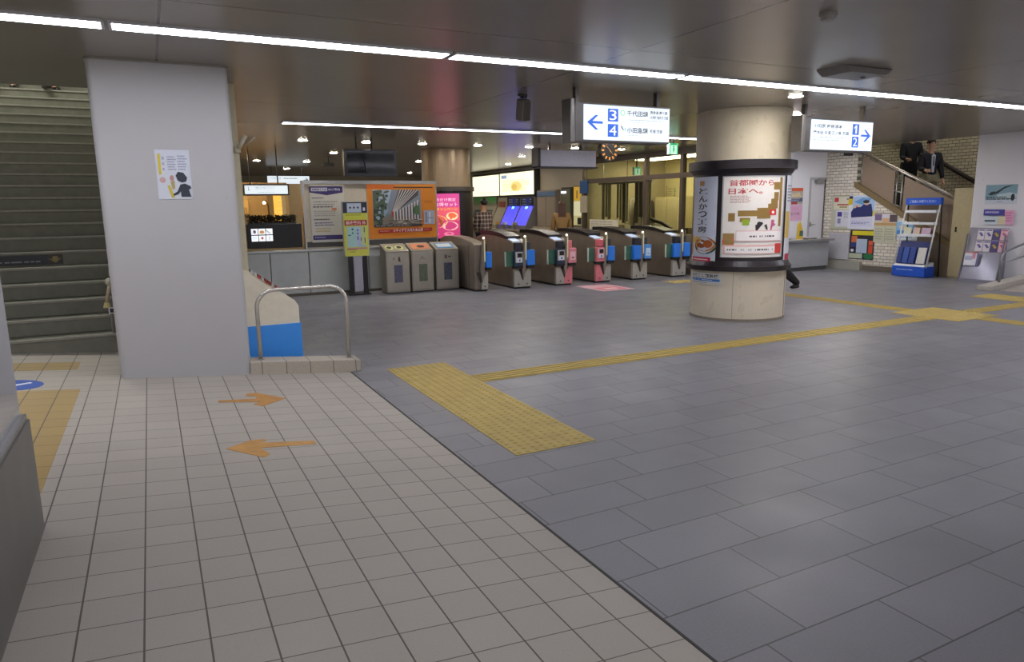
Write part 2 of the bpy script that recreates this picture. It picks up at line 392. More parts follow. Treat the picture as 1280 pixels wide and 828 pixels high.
# ---- glazed parapet of the left foreground
XG = -.535; YG = 3.50
g = thing('glazed_partition', 'polished glass partition with a dark metal base at the left edge', 'partition', (XG-.1, 2.0, slope_z(XG)))
g['kind'] = 'structure'
def loc(b, o): return b.shift(-Vector(o.location))
loc(MB().box((XG-.2, -1.0, .15), (XG, YG, slope_z(XG)+.50), mat('#6b6a67', .32, .55, .12, 4)), g).build('base_panel', None, g)
loc(MB().box((XG-.16, -1.0, slope_z(XG)+.50), (XG-.028, YG-.015, CEIL), mat('#d2d4da', .06, .95, .02, 3)), g).build('glass_panel', None, g)
loc(MB().box((XG-.17, -1.0, slope_z(XG)+.50), (XG-.008, YG-.008, slope_z(XG)+.525), STEEL), g).build('sill', None, g)

# ---- kerb and hoop rail beside the white pillar
kb = MB(); kz = .118
KM = NT(.5, .4); k_ = edge_line(KM, KM.M('FRACT', KM.M('DIVIDE', KM.M('SUBTRACT', KM.x, .79), .215)), .215, .006)
KM.L(KM.mix(k_, KM.scale(tuple(lin('#b3aa9b')), KM.M('MULTIPLY_ADD', KM.noise(60, 4), .3, .85)), tuple(lin('#5d564d'))), KM.b.inputs['Base Color']); KM = KM.m
kb.prism([(.69, 0), (.69, slope_z(.69)+kz), (1.70, slope_z(1.70)+kz), (1.70, 0)], 'y', 6.57, 6.82, KM)
o = kb.build('kerb', bevel=.006); o['kind'] = 'structure'
def hoop(name, label, p0, p1, zb0, zb1, zt, r=.019, cr=.16):
    t = thing(name, label, 'handrail', (p0[0], p0[1], zb0))
    P0 = Vector((*p0, zb0)); P1 = Vector((*p1, zb1)); d = (P1-P0); d.z = 0; L = d.length; d.normalize(); up = Vector((0, 0, 1))
    path = [P0-up*.03]; T0 = Vector((p0[0], p0[1], zt)); T1 = Vector((p1[0], p1[1], zt))
    for i in range(9): a = math.pi/2*i/8; path.append(T0-up*cr+d*cr-d*cr*math.cos(a)+up*cr*math.sin(a))
    for i in range(9): a = math.pi/2*i/8; path.append(T1-up*cr-d*cr+d*cr*math.sin(a)+up*cr*math.cos(a))
    path.append(P1-up*.03)
    loc(MB().tube(path, r, mat('#d2cdc4', .25, .75, .05), 14), t).build('rail', None, t)
    for q in (P0, P1): loc(MB().cyl((q.x, q.y), r*1.8, q.z-.004, q.z+.008, STEEL, 20), t).build('foot_flange', None, t)
    return t
hoop('hoop_handrail', 'bent steel hoop rail on the tiled kerb beside the white pillar', (.80, 6.70), (1.62, 6.70), slope_z(.80)+kz, slope_z(1.62)+kz, .83)

# ---- cream partition wall with blue foot behind the rail
YC = 7.42
pt = thing('cream_partition', 'cream sloped partition with a bright blue base behind the hoop rail', 'partition', (1.0, YC, 0))
a0 = onY(378, 452, YC); a1 = onY(374, 375, YC); a2 = onY(311.5, 339.5, YC); a3 = onY(378, 403, YC); top = onY(303, 180, YC)
loc(MB().prism([(.36, 0), (a0.x, 0), (a0.x, a1.z-.06), (a1.x-.045, a1.z), (a2.x, a2.z), (.36, a2.z+.16)], 'y', YC, YC+.26, CREAM), pt).build('body', None, pt)
loc(MB().box((.34, YC-.012, 0), (a0.x+.012, YC+.272, a3.z), BLUE), pt).build('blue_base', None, pt)
loc(MB().box((.60, YC+.02, a2.z-.3), (a2.x+.0, YC+.24, CEIL), mat('#cfc7a8', .5)), pt).build('post', None, pt)
cb = MB(); L_ = Vector((a1.x-.045, 0, a1.z))-Vector((a2.x, 0, a2.z)); rr = random.Random(3)
for i in range(9):
    q = Vector((a2.x, YC+.03, a2.z))+L_*(.03+i*.075); e = L_*.06
    cb.add([q+Vector((0, -.04, -.01)), q+e+Vector((0, -.04, -.01)), q+e+Vector((0, .2, -.01)), q+Vector((0, .2, -.01)), q+Vector((0,-.04,.03)), q+e+Vector((0,-.04,.03)), q+e+Vector((0,.2,.03)), q+Vector((0,.2,.03))],
           [(0,1,2,3),(4,5,6,7),(0,1,5,4),(1,2,6,5),(2,3,7,6),(3,0,4,7)], mat(rr.choice(['#a3362c', '#d8d4cf', '#b9493c', '#c9c3bb'])))
loc(cb, pt).build('striped_edge', None, pt)

# ---- stair handrail end peeking past the pillar
hr = thing('stair_handrail', 'pale stair handrail end beside the left edge of the white pillar', 'handrail', (-.42, 8.0, .3))
q0 = onY(137, 300, 7.9); q1 = onY(138, 345, 7.9); q2 = onY(134, 385, 7.9)
loc(MB().tube([(q0.x+.02, 9.6, q0.z+1.2), (q0.x+.02, 8.2, q0.z+.28), (q1.x, 7.95, q1.z)], .018, mat('#b9b29f')), hr).build('rail', None, hr)
loc(MB().ball((q1.x-.02, 7.93, q1.z-.06), .038, mat('#b9b29f')), hr).build('end_knob', None, hr)
loc(MB().tube([(q1.x-.01, 7.93, q1.z-.06), (q2.x, 7.93, q2.z+.05)], .018, mat('#b9a98f')).cyl((q2.x, 7.93), .036, q2.z-.0, q2.z+.05, mat('#cfc389'), 12, .022).cyl((q2.x+.03, 7.93), .014, .20, q2.z+.03, mat('#77756b'), 10), hr).build('post', None, hr)
loc(MB().box((q2.x+.01, 7.9, q2.z-.06), (q2.x+.16, 7.92, q2.z-.0), WHITE).box((q2.x+.02, 7.895, q2.z-.05), (q2.x+.15, 7.9, q2.z-.01), DARK), hr).build('braille_plate', None, hr)

# ---- kerb and rail on the right
b = MB().prism([(12.74, 0), (12.74, .075), (17, .42), (17, 0)], 'y', 6.86, 7.10, mat('#b5afa5', .5, 0, .08)); o = b.build('kerb', bevel=.006); o['kind'] = 'structure'
q = onY(1248, 358, 7.0); qt = onY(1250, 318, 7.0); qe = onY(1279, 303, 7.0)
t = thing('ramp_handrail', 'steel tube handrail of the ramp at the right edge', 'handrail', (q.x, 7.0, .1))
pp = [Vector((q.x, 7.0, .07))]+[Vector((q.x, 7, qt.z-.12))+Vector((.18*(1-math.cos(math.pi/2*i/8)), 0, .18*math.sin(math.pi/2*i/8))) for i in range(9)]+[Vector((15.6, 7.0, .72))+Vector((0, 0, .38))]
loc(MB().tube(pp, .021, mat('#8f9096', .3, .8), 12), t).build('rail', None, t)
loc(MB().tube([(q.x, 7.0, .45), (15.5, 7.0, .72)], .014, mat('#8f9096', .3, .8), 10), t).build('lower_rail', None, t)
loc(MB().tube([(14.1, 7.0, .12), (14.1, 7.0, .96)], .018, mat('#8f9096', .3, .8), 10), t).build('post', None, t)

# ---- balustrade of the right stairs
t = thing('stair_balustrade', 'brown panelled stair balustrade with a steel handrail above the brick wall', 'balustrade', (XW+.08, 9.5, 0)); 
def bal(y): return 2.06+(y-9.56)*.478
BP = mat('#917e6a', .35, 0, .03)
for y0, y1 in ((8.60, 9.70), (9.92, 10.72)):
    loc(MB().prism([(y0, rs_z(y0)+.18), (y0, bal(y0)-.07), (y1, bal(y1)-.07), (y1, rs_z(y1)+.20)], 'x', XW+.06, XW+.085, BP), t).build('panel', None, t)
for y in (9.75, 9.87, 10.74): loc(MB().tube([(XW+.07, y, rs_z(y)+.1), (XW+.07, y, bal(y)-.02)], .017, STEEL, 8), t).build('post', None, t)
for k in (.35, .72): 
    z = rs_z(9.8)+.1+k*.8; loc(MB().tube([(XW+.05, 9.70, z-.02), (XW+.05, 9.92, z+.04)], .012, STEEL, 8), t).build('bracket', None, t)
loc(MB().tube([(XW+.07, 8.60, bal(8.60)), (XW+.07, 10.80, bal(10.80))], .035, mat('#cfc6ba', .25, .8), 12), t).build('handrail', None, t)
hw = thing('wall_handrail', 'dark handrail along the far brick wall of the right stairs', 'handrail', (16.2, 9.5, 1.2))
qa = onX(1172, 200, 16.24); qb = onX(1216, 226, 16.24)
dd = (qb-qa); loc(MB().tube([qa-dd*2, qb+dd*.3], .045, mat('#3d2f28', .4), 10), hw).build('rail', None, hw)
for k in (.2, .9): qq = qa+dd*k; loc(MB().tube([qq, qq+Vector((.1, 0, -.02))], .014, STEEL, 8), hw).build('bracket', None, hw)
# beige box panel
bx = thing('beige_cabinet', 'tall narrow beige cabinet between the blue rack and the right white pillar', 'cabinet', (14.38, 8.35, 0))
loc(MB().box((14.26, 8.13, .03), (14.48, 8.54, 1.78), mat('#b3a681', .5)), bx).build('body', None, bx, .006)
loc(MB().box((14.28, 8.15, 0), (14.48, 8.52, .03), mat('#b3a684')), bx).build('plinth', None, bx)
loc(MB().box((14.25, 8.43, .92), (14.26, 8.46, 1.02), BLACK), bx).build('latch', None, bx)
# ---- round column in front
CX, CY, CR = 7.27, 7.26, .636
cc = S('column', MB().cyl((CX, CY), CR, 0, .66, CONC, 72).cyl((CX, CY), CR-.02, .64, CEIL, CONC, 72)); cc['label'] = 'round concrete column carrying the curved advertising boxes'; cc['category'] = 'column'
MB().cyl((CX, CY), CR+.006, .0, .03, mat('#8b8070')).build('foot_band', None, cc)
for k in (0, 1, 2):   # cast joints of the concrete
    a = math.radians(-140+k*78); MB().box((0, -.004, 0), (.004, .004, .66), mat('#8d8371')).shift((CX+CR*math.cos(a), CY+CR*math.sin(a), 0)).build('casting_joint', None, cc)
VA = math.atan2(-CY, -CX)   # direction from column towards the eye
def colmap(R, ang0, z0):    # u runs to the right as seen from outside
    return lambda u, v, off: Vector((CX+(R+off)*math.cos(VA+ang0+u/R), CY+(R+off)*math.sin(VA+ang0+u/R), z0+v))
ad = thing('column_ad_frame', 'dark curved advertising frame wrapped around the round column', 'advertising frame', (CX, CY, .7))
DK = mat('#2a2326', .3, .1, .06)
lo = lambda bb: bb.shift(-Vector((CX, CY, .7)))
lo(MB().cyl((CX, CY), CR+.06, .665, .73, DK, 72).cyl((CX, CY), CR+.045, .73, .80, DK, 72, CR+.01)).build('lower_ring', None, ad)
lo(MB().cyl((CX, CY), CR+.0, .78, 1.98, DK, 72)).build('drum', None, ad)
lo(MB().cyl((CX, CY), CR+.01, 1.93, 1.99, DK, 72, CR+.05).cyl((CX, CY), CR+.07, 1.99, 2.10, mat('#3a363b', .3, .2), 72)).build('upper_ring', None, ad)
g_ = MB()
for i in range(4): g_.cyl((CX, CY), CR+.074, 2.005+.024*i, 2.012+.024*i, DK, 72)
lo(g_).build('ring_groove', None, ad)
R = CR+.012; Rm = R
def deg(a): return math.radians(a)
def colsheet(name, a0, a1, z0, z1, elems, **k):
    mp = colmap(R, deg(a0), z0); return sheet(name, mp, R*deg(a1-a0), z1-z0, elems, nseg=36, t=.004, **k)
jp = [('r', .78,.08,.93,.17,'#9a7a3e'), ('r', .79,.20,.88,.30,'#9a7a3e'), ('r', .74,.28,.87,.40,'#9a7a3e'), ('r', .69,.34,.84,.48,'#9a7a3e'), ('r', .52,.39,.74,.52,'#9a7a3e'),
      ('r', .24,.42,.52,.49,'#9a7a3e'), ('r', .10,.45,.20,.55,'#9a7a3e'), ('r', .27,.51,.42,.56,'#9a7a3e'), ('r', .31,.53,.41,.60,'#94b52c'), ('r', .72,.41,.84,.48,'#e2372f'), ('e', .78,.445,.025,.018,'#ffffff')]
o = colsheet('column_poster', -20.5, 55, .85, 1.895, [('r', .90,.02,.955,.62,'#9a7a3e'), ('t', .10, .045, .075, '*首都圏から', '#c8414b', .68), ('t', .09, .145, .075, '*日本へ。', '#c8414b', .5),
    ('lines', .12,.235,.45,.33,5,'#c9a3a0')]+jp+[('e', .56,.58,.035,.022,'#2a2528'), ('p', [(.50,.60),(.60,.56),(.62,.58),(.54,.66),(.52,.70),(.51,.70)], '#2a2528'), ('p', [(.64,.60),(.68,.59),(.70,.66),(.68,.66)], '#2a2528'), ('p', [(.76,.54),(.84,.60),(.78,.62),(.76,.68),(.74,.68)], '#c75f86'), ('e', .78,.555,.03,.02,'#c75f86'),
    ('r', .03,.70,.20,.86,'#a78b52'), ('e', .11,.80,.085,.055,'#e35a45'), ('r', .22,.665,.97,.80,'#f3c9c6'), ('r', .23,.675,.96,.79,'#fbf6f4'), ('lines', .42,.72,.92,.76,1,'#5a5558'), ('r', .04,.845,.86,.955,'#f2c0bb'), ('r', .07,.865,.84,.945,'#fbf6f4'), ('lines', .10,.885,.82,.925,1,'#6a6568'), ('r', .84,.83,.97,.95,'#d9453c'), ('r', .0,.0,.02,1,'#b8babd'), ('r', .98,.0,1,1,'#b8babd'), ('r', 0,0,1,.012,'#b8babd')], base='#f4efe9')
tag(o, 'white poster with red Japanese headline and a map of brown squares on the column', 'poster')
def bowl():
    return [('p', [(0,.66),(.3,.68),(.6,.64),(1,.68),(1,.86),(0,.90)], '#d8a24e'), ('e', .62,.78,.42,.10,'#2d4a38'), ('e', .62,.765,.38,.085,'#c9803a'), ('e', .5,.76,.2,.05,'#8f4a22'), ('e', .75,.76,.16,.045,'#b5602b'), ('e', .3,.72,.2,.04,'#e0b75c')]
o = colsheet('column_banner', -70, -27, .74, 1.90, [('r', .36,.045,.56,.10,'#b07a45')]+[('t', .33, .125+.087*i, .07, '*'+c, '#1d1a1c', .36) for i, c in enumerate('とんかつ工房')]+bowl()+[('p', [(0,.90),(1,.87),(1,1),(0,1)], '#f1efee'), ('r', .08,.915,.86,.965,'#c22a46'), ('lines', .14,.93,.8,.955,1,'#f1efee')], base='#cfd6e6')
tag(o, 'tall narrow banner of black brush lettering and fried cutlet on the column', 'banner')
o = colsheet('column_banner', 62, 88, .74, 1.90, [('lines', .1,.1,.9,.3,6,'#8a8fa0'), ('r', 0,.4,.5,.7,'#d3b04e'), ('e', .3,.5,.2,.1,'#e0c573'), ('r', .1,.88,.9,.95,'#c22a46')], base='#dfe1e8')
tag(o, 'narrow banner at the right side of the column frame', 'banner')
o = colsheet('column_notice', -68, -18, .475, .63, [('t', .05,.10,.34,'*のりこし精算機','#26231f',.88), ('r', .04,.50,.96,.72,'#3f74b8'), ('lines', .10,.56,.9,.67,1,'#d8e4f4'), ('lines', .08,.80,.7,.92,1,'#8d8a88')], base='#cfcfca')
tag(o, 'small white sticker with a blue band on the foot of the column', 'sticker')

# ================================================================== LAMPS
EM = mat('#f4f4ff', .5, 0, 0, 18, TUBE); EM2 = mat('#fff6e6', .5, 0, 0, 18, DOWN)
def light_line(x0, x1, y0, y1, label, group, first=[None]):
    t = thing('ceiling_light_line', label, 'ceiling light', (x0, y0, CEIL), 0, group)
    MB().box((.02, .03, -.018), (x1-x0-.02, y1-y0-.03, -.002), EM).build('diffuser', None, t)
    f = MB(); w_, l_ = y1-y0, x1-x0
    for a, c in (((0, 0), (l_, .02)), ((0, w_-.02), (l_, w_)), ((0, .02), (.02, w_-.02)), ((l_-.02, .02), (l_, w_-.02))): f.box((a[0], a[1], -.016), (c[0], c[1], .0), mat('#b9b9bd', .4, .4))
    f.build('frame', None, t); return t
jx = [-4.9, -2.50, -.13, 2.24, 4.60, 7.03, 9.45, 11.85, 14.1]
names = ['furthest left', 'at the top left corner', 'above the left white pillar', 'second from the left joint', 'above the middle of the hall', 'above the round column', 'above the right sign', 'at the far right']
for i in range(len(jx)-1): light_line(jx[i]+.012, jx[i+1]-.012, 5.31, 5.53, 'long white fluorescent strip of the near ceiling row, '+names[i], 'near row of light strips')
jx = [1.74, 4.08, 6.45, 8.80, 11.2, 13.6]; names = ['above the advertising board', 'left of the lit blue arrow sign', 'behind the lit platform sign', 'right of the round column', 'near the right brick wall']
for i in range(5): light_line(jx[i]+.012, jx[i+1]-.012, 10.26, 10.46, 'thin white light strip of the far ceiling row, '+names[i], 'far row of light strips')
for i, (xa, xb) in enumerate(((-4.7, -2.35), (-2.33, .02), (.04, 2.4))): light_line(xa, xb, .35, .57, 'long white fluorescent strip behind the viewer, '+['furthest left', 'middle', 'rightmost'][i], 'light strips behind the viewer')
for nm, x, y, z, ww, ll, e_ in (('left', -2.2, 12.2, 6.0, 2.2, 2.5, 14.), ('right', 15.4, 11.3, 5.6, .5, 2.5, 9.)):  # unseen panels added to brighten the stairs; the left stands for daylight
    t = thing('stairwell_fill', 'added unseen light panel above the '+nm+' stairs', 'ceiling light', (x, y, z)); MB().box((-ww/2, -ll/2, -.03), (ww/2, ll/2, -.001), mat('#f4f2e8', .5, 0, 0, 18, e_)).build('diffuser', None, t)
dls = [(2.54,13.0),(3.68,13.0),(4.77,13.0),(5.93,13.0),(7.09,13.0),(8.2,13.0),(9.4,13.0),(3.7,15.65),(3.72,18.72),(3.8,22.2),(5.95,15.6),(6.5,18.0),(8.3,15.6),(2.5,18.7),(2.4,22.0),(6.25,24.5),(8.3,24),(9.2,21.3),(9.4,18.5),(8.08,7.1),(6.72,5.93),(9.2,15.6),(12.0,9.0),(12.6,9.7)]  # last two are added out of sight to brighten the white wall
dl0 = None
for i, (x, y) in enumerate(dls):
    if i == 0:
        dl0 = thing('downlight', '', 'downlight', (x, y, CEIL), 0, 'recessed downlights in the hall ceiling')
        MB().cyl((0, 0), .075, -.006, -.001, EM2, 20).build('lamp', None, dl0); MB().cyl((0, 0), .09, -.003, .0, mat('#cfccc4'), 20).build('rim', None, dl0); c = dl0
    else: c = copy_tree(dl0); c.location = (x, y, CEIL)
    c['label'] = 'round recessed downlight in the ceiling beyond the far light strip' if y > 11 else 'added unseen downlight in front of the right brick wall' if y > 8 else ('round recessed downlight just left of the right lit sign' if x > 7.5 else 'small downlight above the round column')
# fluorescent light inside the glazed booth
t = thing('booth_light', 'light panel inside the glazed ticket booth', 'ceiling light', (12.2, 14, CEIL))
MB().box((-.3, -1.8, -.03), (.3, 1.8, -.001), mat('#fff0c0', .5, 0, 0, 18, 10.)).build('diffuser', None, t)
t = thing('shop_light', 'light panel in the room behind the open counter', 'ceiling light', (1.2, 17, CEIL))
MB().box((-.5, -.15, -.03), (.5, .15, -.001), mat('#ffe2b0', .5, 0, 0, 18, 45.)).build('diffuser', None, t)

# ================================================================== HANGING SIGNS
def arrow(x0, x1, y, h, col, left=True, t=.09, asp=1.):
    """shaft + chevron in sheet fractions"""
    s = -1 if left else 1; tip = x0 if left else x1; a = h/2
    hw = (x1-x0)*.62; th = h*.17
    return [('r', min(x0, x1)+ (0.01 if left else 0), y-th*.5, max(x0, x1)-(0 if left else .01), y+th*.5, col),
            ('p', [(tip, y), (tip-s*hw*.85, y-a), (tip-s*hw*1.15, y-a), (tip-s*hw*.42, y), (tip-s*hw*1.15, y+a), (tip-s*hw*.85, y+a)], col)]
def hanging_sign(label, x0, x1, y, z0, z1, elems, depth=.17):
    t = thing('hanging_sign', label, 'sign', ((x0+x1)/2, y, CEIL)); og = Vector(t.location)
    FR = mat('#5f5c5a', .35, .6)
    loc(MB().box((x0-.10, y+.01, z0-.02), (x1+.01, y+depth, z1+.02), FR), t).build('case', None, t, .004)
    loc(MB().prism(rounded_rect(x0-.16, x0-.105, y-.005, y+depth+.02, .02), 'z', z0-.03, z1+.05, mat('#77736f', .3, .6)), t).build('side_tube', None, t)
    for x in (x0-.05, x1-.12): loc(MB().box((x-.02, y+.05, z1+.01), (x+.02, y+.11, CEIL), FR), t).build('hanger', None, t)
    sheet('sign_face', plane_map(Vector((x0, y, z0))-og, (1, 0, 0), (0, 0, 1)), x1-x0, z1-z0, elems, t, emit=SIGN, base='#e9f2fb', t=.01)
    return t
YS = 6.3; a = onY(730, 130, YS); c_ = onY(836, 178, YS); BL = '#2a63d0'
el = arrow(.035, .21, .5, .42, BL)+[('r', .265, .085, .385, .455, BL), ('t', .285, .125, .29, '3', '#f4f8ff', .08), ('r', .265, .53, .385, .90, BL), ('t', .285, .57, .29, '4', '#f4f8ff', .08),
      ('e', .435, .19, .028, .085, '#8fcf9f'), ('e', .435, .19, .018, .055, '#eef7fb'), ('t', .485, .11, .17, '*千代田線', '#4a5058', .25), ('t', .76, .085, .10, '*表参道 霞ケ関', '#4a5058', .21), ('t', .76, .23, .10, '*大手町 我孫子 方面', '#4a5058', .22),
      ('lines', .50, .37, .96, .40, 1, '#8f99a3'), ('lines', .50, .44, .78, .47, 1, '#a7b0b9'), ('p', [(.41,.57),(.425,.57),(.45,.70),(.44,.70)], '#3c4650'), ('p', [(.455,.70),(.465,.62),(.475,.62),(.46,.73)], '#7fb0dd'),
      ('t', .485, .60, .17, '*小田急線', '#4a5058', .25), ('t', .76, .64, .11, '*新宿 方面', '#4a5058', .15), ('lines', .50, .82, .66, .86, 1, '#a7b0b9'), ('r', 0, 0, 1, .012, '#cfd8e2')]
hanging_sign('backlit white sign with a blue arrow left and platform numbers 3 and 4', a.x, c_.x, YS, c_.z, a.z, el)
a = onY(1015, 149, YS); c_ = onY(1089, 189, YS)
el = [('t', .03, .14, .13, '*小田原 箱根湯本', '#4a5058', .46), ('t', .03, .36, .13, '*唐木田 片瀬江ノ島 方面', '#4a5058', .57), ('lines', .03, .56, .58, .60, 1, '#99a3ad'), ('lines', .03, .66, .60, .70, 1, '#99a3ad'),
      ('r', .655, .08, .765, .455, BL), ('r', .705,.125,.728,.41,'#f4f8ff'), ('p', [(.684,.20),(.710,.125),(.710,.19),(.684,.25)], '#f4f8ff'), ('r', .655, .52, .765, .895, BL), ('t', .675, .56, .29, '2', '#f4f8ff', .07)]+arrow(.80, .965, .47, .42, BL, left=False)
hanging_sign('backlit white sign with a blue arrow right and platform numbers 1 and 2', a.x, c_.x, YS, c_.z, a.z, el)
# two further signs on the left
def far_sign(label, px, Y, elems):
    a = onY(px[0], px[1], Y); c_ = onY(px[2], px[3], Y); t = thing('hanging_sign', label, 'sign', ((a.x+c_.x)/2, Y, CEIL)); og = Vector(t.location)
    loc(MB().box((a.x-.03, Y+.01, c_.z-.03), (c_.x+.03, Y+.12, a.z+.03), DARK), t).build('case', None, t)
    for x in (a.x+.12, c_.x-.18): loc(MB().box((x-.012, Y+.05, a.z), (x+.012, Y+.08, CEIL), DARK), t).build('hanger', None, t)
    sheet('sign_face', plane_map(Vector((a.x, Y, c_.z))-og, (1, 0, 0), (0, 0, 1)), c_.x-a.x, a.z-c_.z, elems, t, emit=SIGN*1.05, base='#e9f4fa', t=.01)
far_sign('lit white sign with a black arrow pointing right above the open counter', (334, 220, 387, 230), 21.5, [('t', .04, .15, .3, 'バスのりば', '#5b6670', .28), ('lines', .38, .2, .8, .45, 1, '#8a949d')]+arrow(.86, .98, .5, .5, '#20262c', left=False))
far_sign('lit white sign with a black arrow pointing down, the lowest above the open counter', (305.5, 232, 360, 242.5), 15.4, [('t', .25, .12, .32, '出口 タクシー', '#5f686f', .45), ('r', .085, .12, .095, .55, '#20262c'), ('p', [(.06,.42),(.09,.62),(.12,.42),(.09,.52)], '#20262c'), ('lines', .3, .75, .8, .85, 1, '#8f99a3')])
# unlit grey hanging box
a = onY(674, 187, 12.4); c_ = onY(745, 209, 12.4); t = thing('hanging_sign', 'unlit pale grey hanging sign box above the ticket gates', 'sign', ((a.x+c_.x)/2, 12.4, CEIL))
loc(MB().box((a.x, 12.4, c_.z), (c_.x, 12.62, a.z), mat('#dcdae6', .4)), t).build('case', None, t, .01)
loc(MB().box((a.x-.04, 12.38, c_.z-.02), (a.x+.02, 12.64, a.z+.03), mat('#4b4749')).box((a.x-.04, 12.38, c_.z-.03), (c_.x+.04, 12.64, c_.z), mat('#4b4749')), t).build('frame', None, t)
for x in (a.x+.3, c_.x-.3): loc(MB().box((x-.02, 12.5, a.z), (x+.02, 12.54, CEIL), DARK), t).build('hanger', None, t)
# clock
a = onY(762, 188, 10.6); t = thing('hanging_clock', 'dark round clock with amber hour marks below the lit sign', 'clock', (a.x, 10.6, CEIL)); R_ = .19
def disc(c, r, y0, y1, m, n=28): 
    return MB().add([(c.x+r*math.cos(2*math.pi*i/n), y0, c.z+r*math.sin(2*math.pi*i/n)) for i in range(n)]+[(c.x+r*math.cos(2*math.pi*i/n), y1, c.z+r*math.sin(2*math.pi*i/n)) for i in range(n)], [tuple(range(n))[::-1], tuple(range(n, 2*n))]+[(i, (i+1) % n, n+(i+1) % n, n+i) for i in range(n)], m)
a.z = min(a.z, CEIL-R_-.02)
loc(disc(a, R_, 10.6, 10.7, mat('#201f1d', .3)), t).build('case', None, t)
for i in range(12):
    an = 2*math.pi*i/12; cx_, cz_ = a.x+.145*math.cos(an), a.z+.145*math.sin(an); u_ = Vector((math.cos(an), 0, math.sin(an))); v2 = Vector((-u_.z, 0, u_.x))
    q = Vector((cx_, 10.599, cz_)); q2 = Vector((0, .004, 0)); mk = MB(); c4 = [q+u_*.025+v2*.014, q+u_*.025-v2*.014, q-u_*.025-v2*.014, q-u_*.025+v2*.014]
    mk.add(c4+[p-q2 for p in c4], [(0, 1, 2, 3), (7, 6, 5, 4), (0, 4, 5, 1), (1, 5, 6, 2), (2, 6, 7, 3), (3, 7, 4, 0)], mat('#d08a2c', .5, 0, 0, 18, .7)); loc(mk, t).build('hour_mark', None, t)
loc(MB().tube([(a.x, 10.594, a.z), (a.x+.07, 10.594, a.z-.08)], .006, mat('#b98a48'), 6), t).build('hour_hand', None, t)
loc(MB().tube([(a.x, 10.592, a.z), (a.x-.08, 10.592, a.z+.08)], .004, mat('#b98a48'), 6), t).build('minute_hand', None, t)
loc(MB().box((a.x-.02, 10.63, a.z+R_-.01), (a.x+.02, 10.67, CEIL), DARK), t).build('hanger', None, t)
# emergency exit signs
def exit_sign(px, Y, label, e):
    a = onY(px[0], px[1], Y); c_ = onY(px[2], px[3], Y); t = thing('exit_sign', label, 'exit sign', ((a.x+c_.x)/2, Y, CEIL)); og = Vector(t.location); dz = min(0, CEIL-.02-a.z)
    loc(MB().box((a.x, Y+.01, c_.z+dz), (c_.x, Y+.07, a.z+dz), mat('#d6dad6')), t).build('case', None, t)
    sheet('sign_face', plane_map(Vector((a.x, Y, c_.z+dz))-og, (1, 0, 0), (0, 0, 1)), c_.x-a.x, a.z-c_.z, [('r', .0, .0, 1, .18, '#2aa565'), ('r', 0, 0, .14, 1, '#59d795'), ('r', .86, 0, 1, 1, '#59d795'), ('r', .38, .25, .62, .85, '#8fe6b8'), ('e', .5, .3, .1, .07, '#1f9a58'), ('p', [(.45,.4),(.58,.4),(.62,.8),(.52,.62),(.4,.82)], '#1f9a58')], t, emit=e, base='#c9f3dc', t=.01)
    loc(MB().box(((a.x+c_.x)/2-.015, Y+.02, a.z+dz), ((a.x+c_.x)/2+.015, Y+.05, CEIL), DARK), t).build('hanger', None, t)
exit_sign((837, 179, 847, 193), 10.3, 'small green lit emergency exit sign beside the round column', 1.1)
exit_sign((793, 209, 801, 219), 14.5, 'tiny green exit sign inside the glazed booth hall', .45)
# ceiling loudspeaker
t = thing('loudspeaker', 'grey loudspeaker hanging from the ceiling left of the lit platform sign', 'loudspeaker', (3.73, 6.98, CEIL))
MB().cyl((0, 0), .05, -.02, 0, DARK, 20).build('ceiling_plate', None, t)
MB().tube([(0, 0, -.01), (0, 0, -.07)], .014, DARK).tube([(-.03, 0, -.03), (.06, .02, -.03), (.07, .02, .0)], .007, DARK).build('bracket', None, t)
sp = MB().prism([(-.055, -.06), (.055, -.06), (.065, .06), (-.065, .06)], 'z', -.115, .115, mat('#6f6a64', .5)).build('body', None, t, .02); sp.location = (.01, 0, -.165); sp.rotation_euler = (.25, -.12, .2)
gr = MB().box((-.045, -.068, -.10), (.045, -.058, .10), mat('#565149', .7)).build('grille', None, sp)
# small smoke detector and ceiling box
q = onZ(1035, 17, CEIL); t = thing('smoke_detector', 'small round smoke detector near the top edge', 'smoke detector', q)
MB().cyl((0, 0), .055, -.018, 0, mat('#8d8a85'), 24).build('base', None, t); MB().cyl((0, 0), .036, -.042, -.018, mat('#99958e'), 24, .048).build('sensor_head', None, t)
q = onZ(1068, 92, 2.72); t = thing('air_sensor_box', 'pale angular box on the ceiling above the right sign', 'ceiling box', (q.x, q.y, CEIL))
MB().prism([(-.33, 0), (-.24, -.055), (.24, -.055), (.33, 0)], 'y', -.16, .16, mat('#77746f', .4)).build('housing', None, t, .008); MB().cyl((.12, 0), .02, -.062, -.054, DARK, 14).build('lens', None, t)
# surveillance cameras on the far ceiling
for px, Y, lab in (((411, 206), 17.0, 'dark surveillance camera on the ceiling above the purple notice'), ((1062, 193), 11.0, 'small dark camera below the lit platform sign on the right')):
    q = onY(px[0], px[1], Y); q.z = min(q.z, CEIL-.1); t = thing('surveillance_camera', lab, 'camera', (q.x, Y, CEIL))
    MB().tube([(0, 0, 0), (0, 0, q.z-CEIL+.03)], .012, DARK).cyl((0, 0), .05, -.015, 0, DARK, 14).build('mount', None, t)
    MB().box((-.14, -.06, q.z-CEIL-.035), (.12, .05, q.z-CEIL+.03), DARK).build('housing', None, t, .01); MB().cyl((.09, -.02), .025, q.z-CEIL-.045, q.z-CEIL-.03, BLACK, 12).build('lens', None, t)
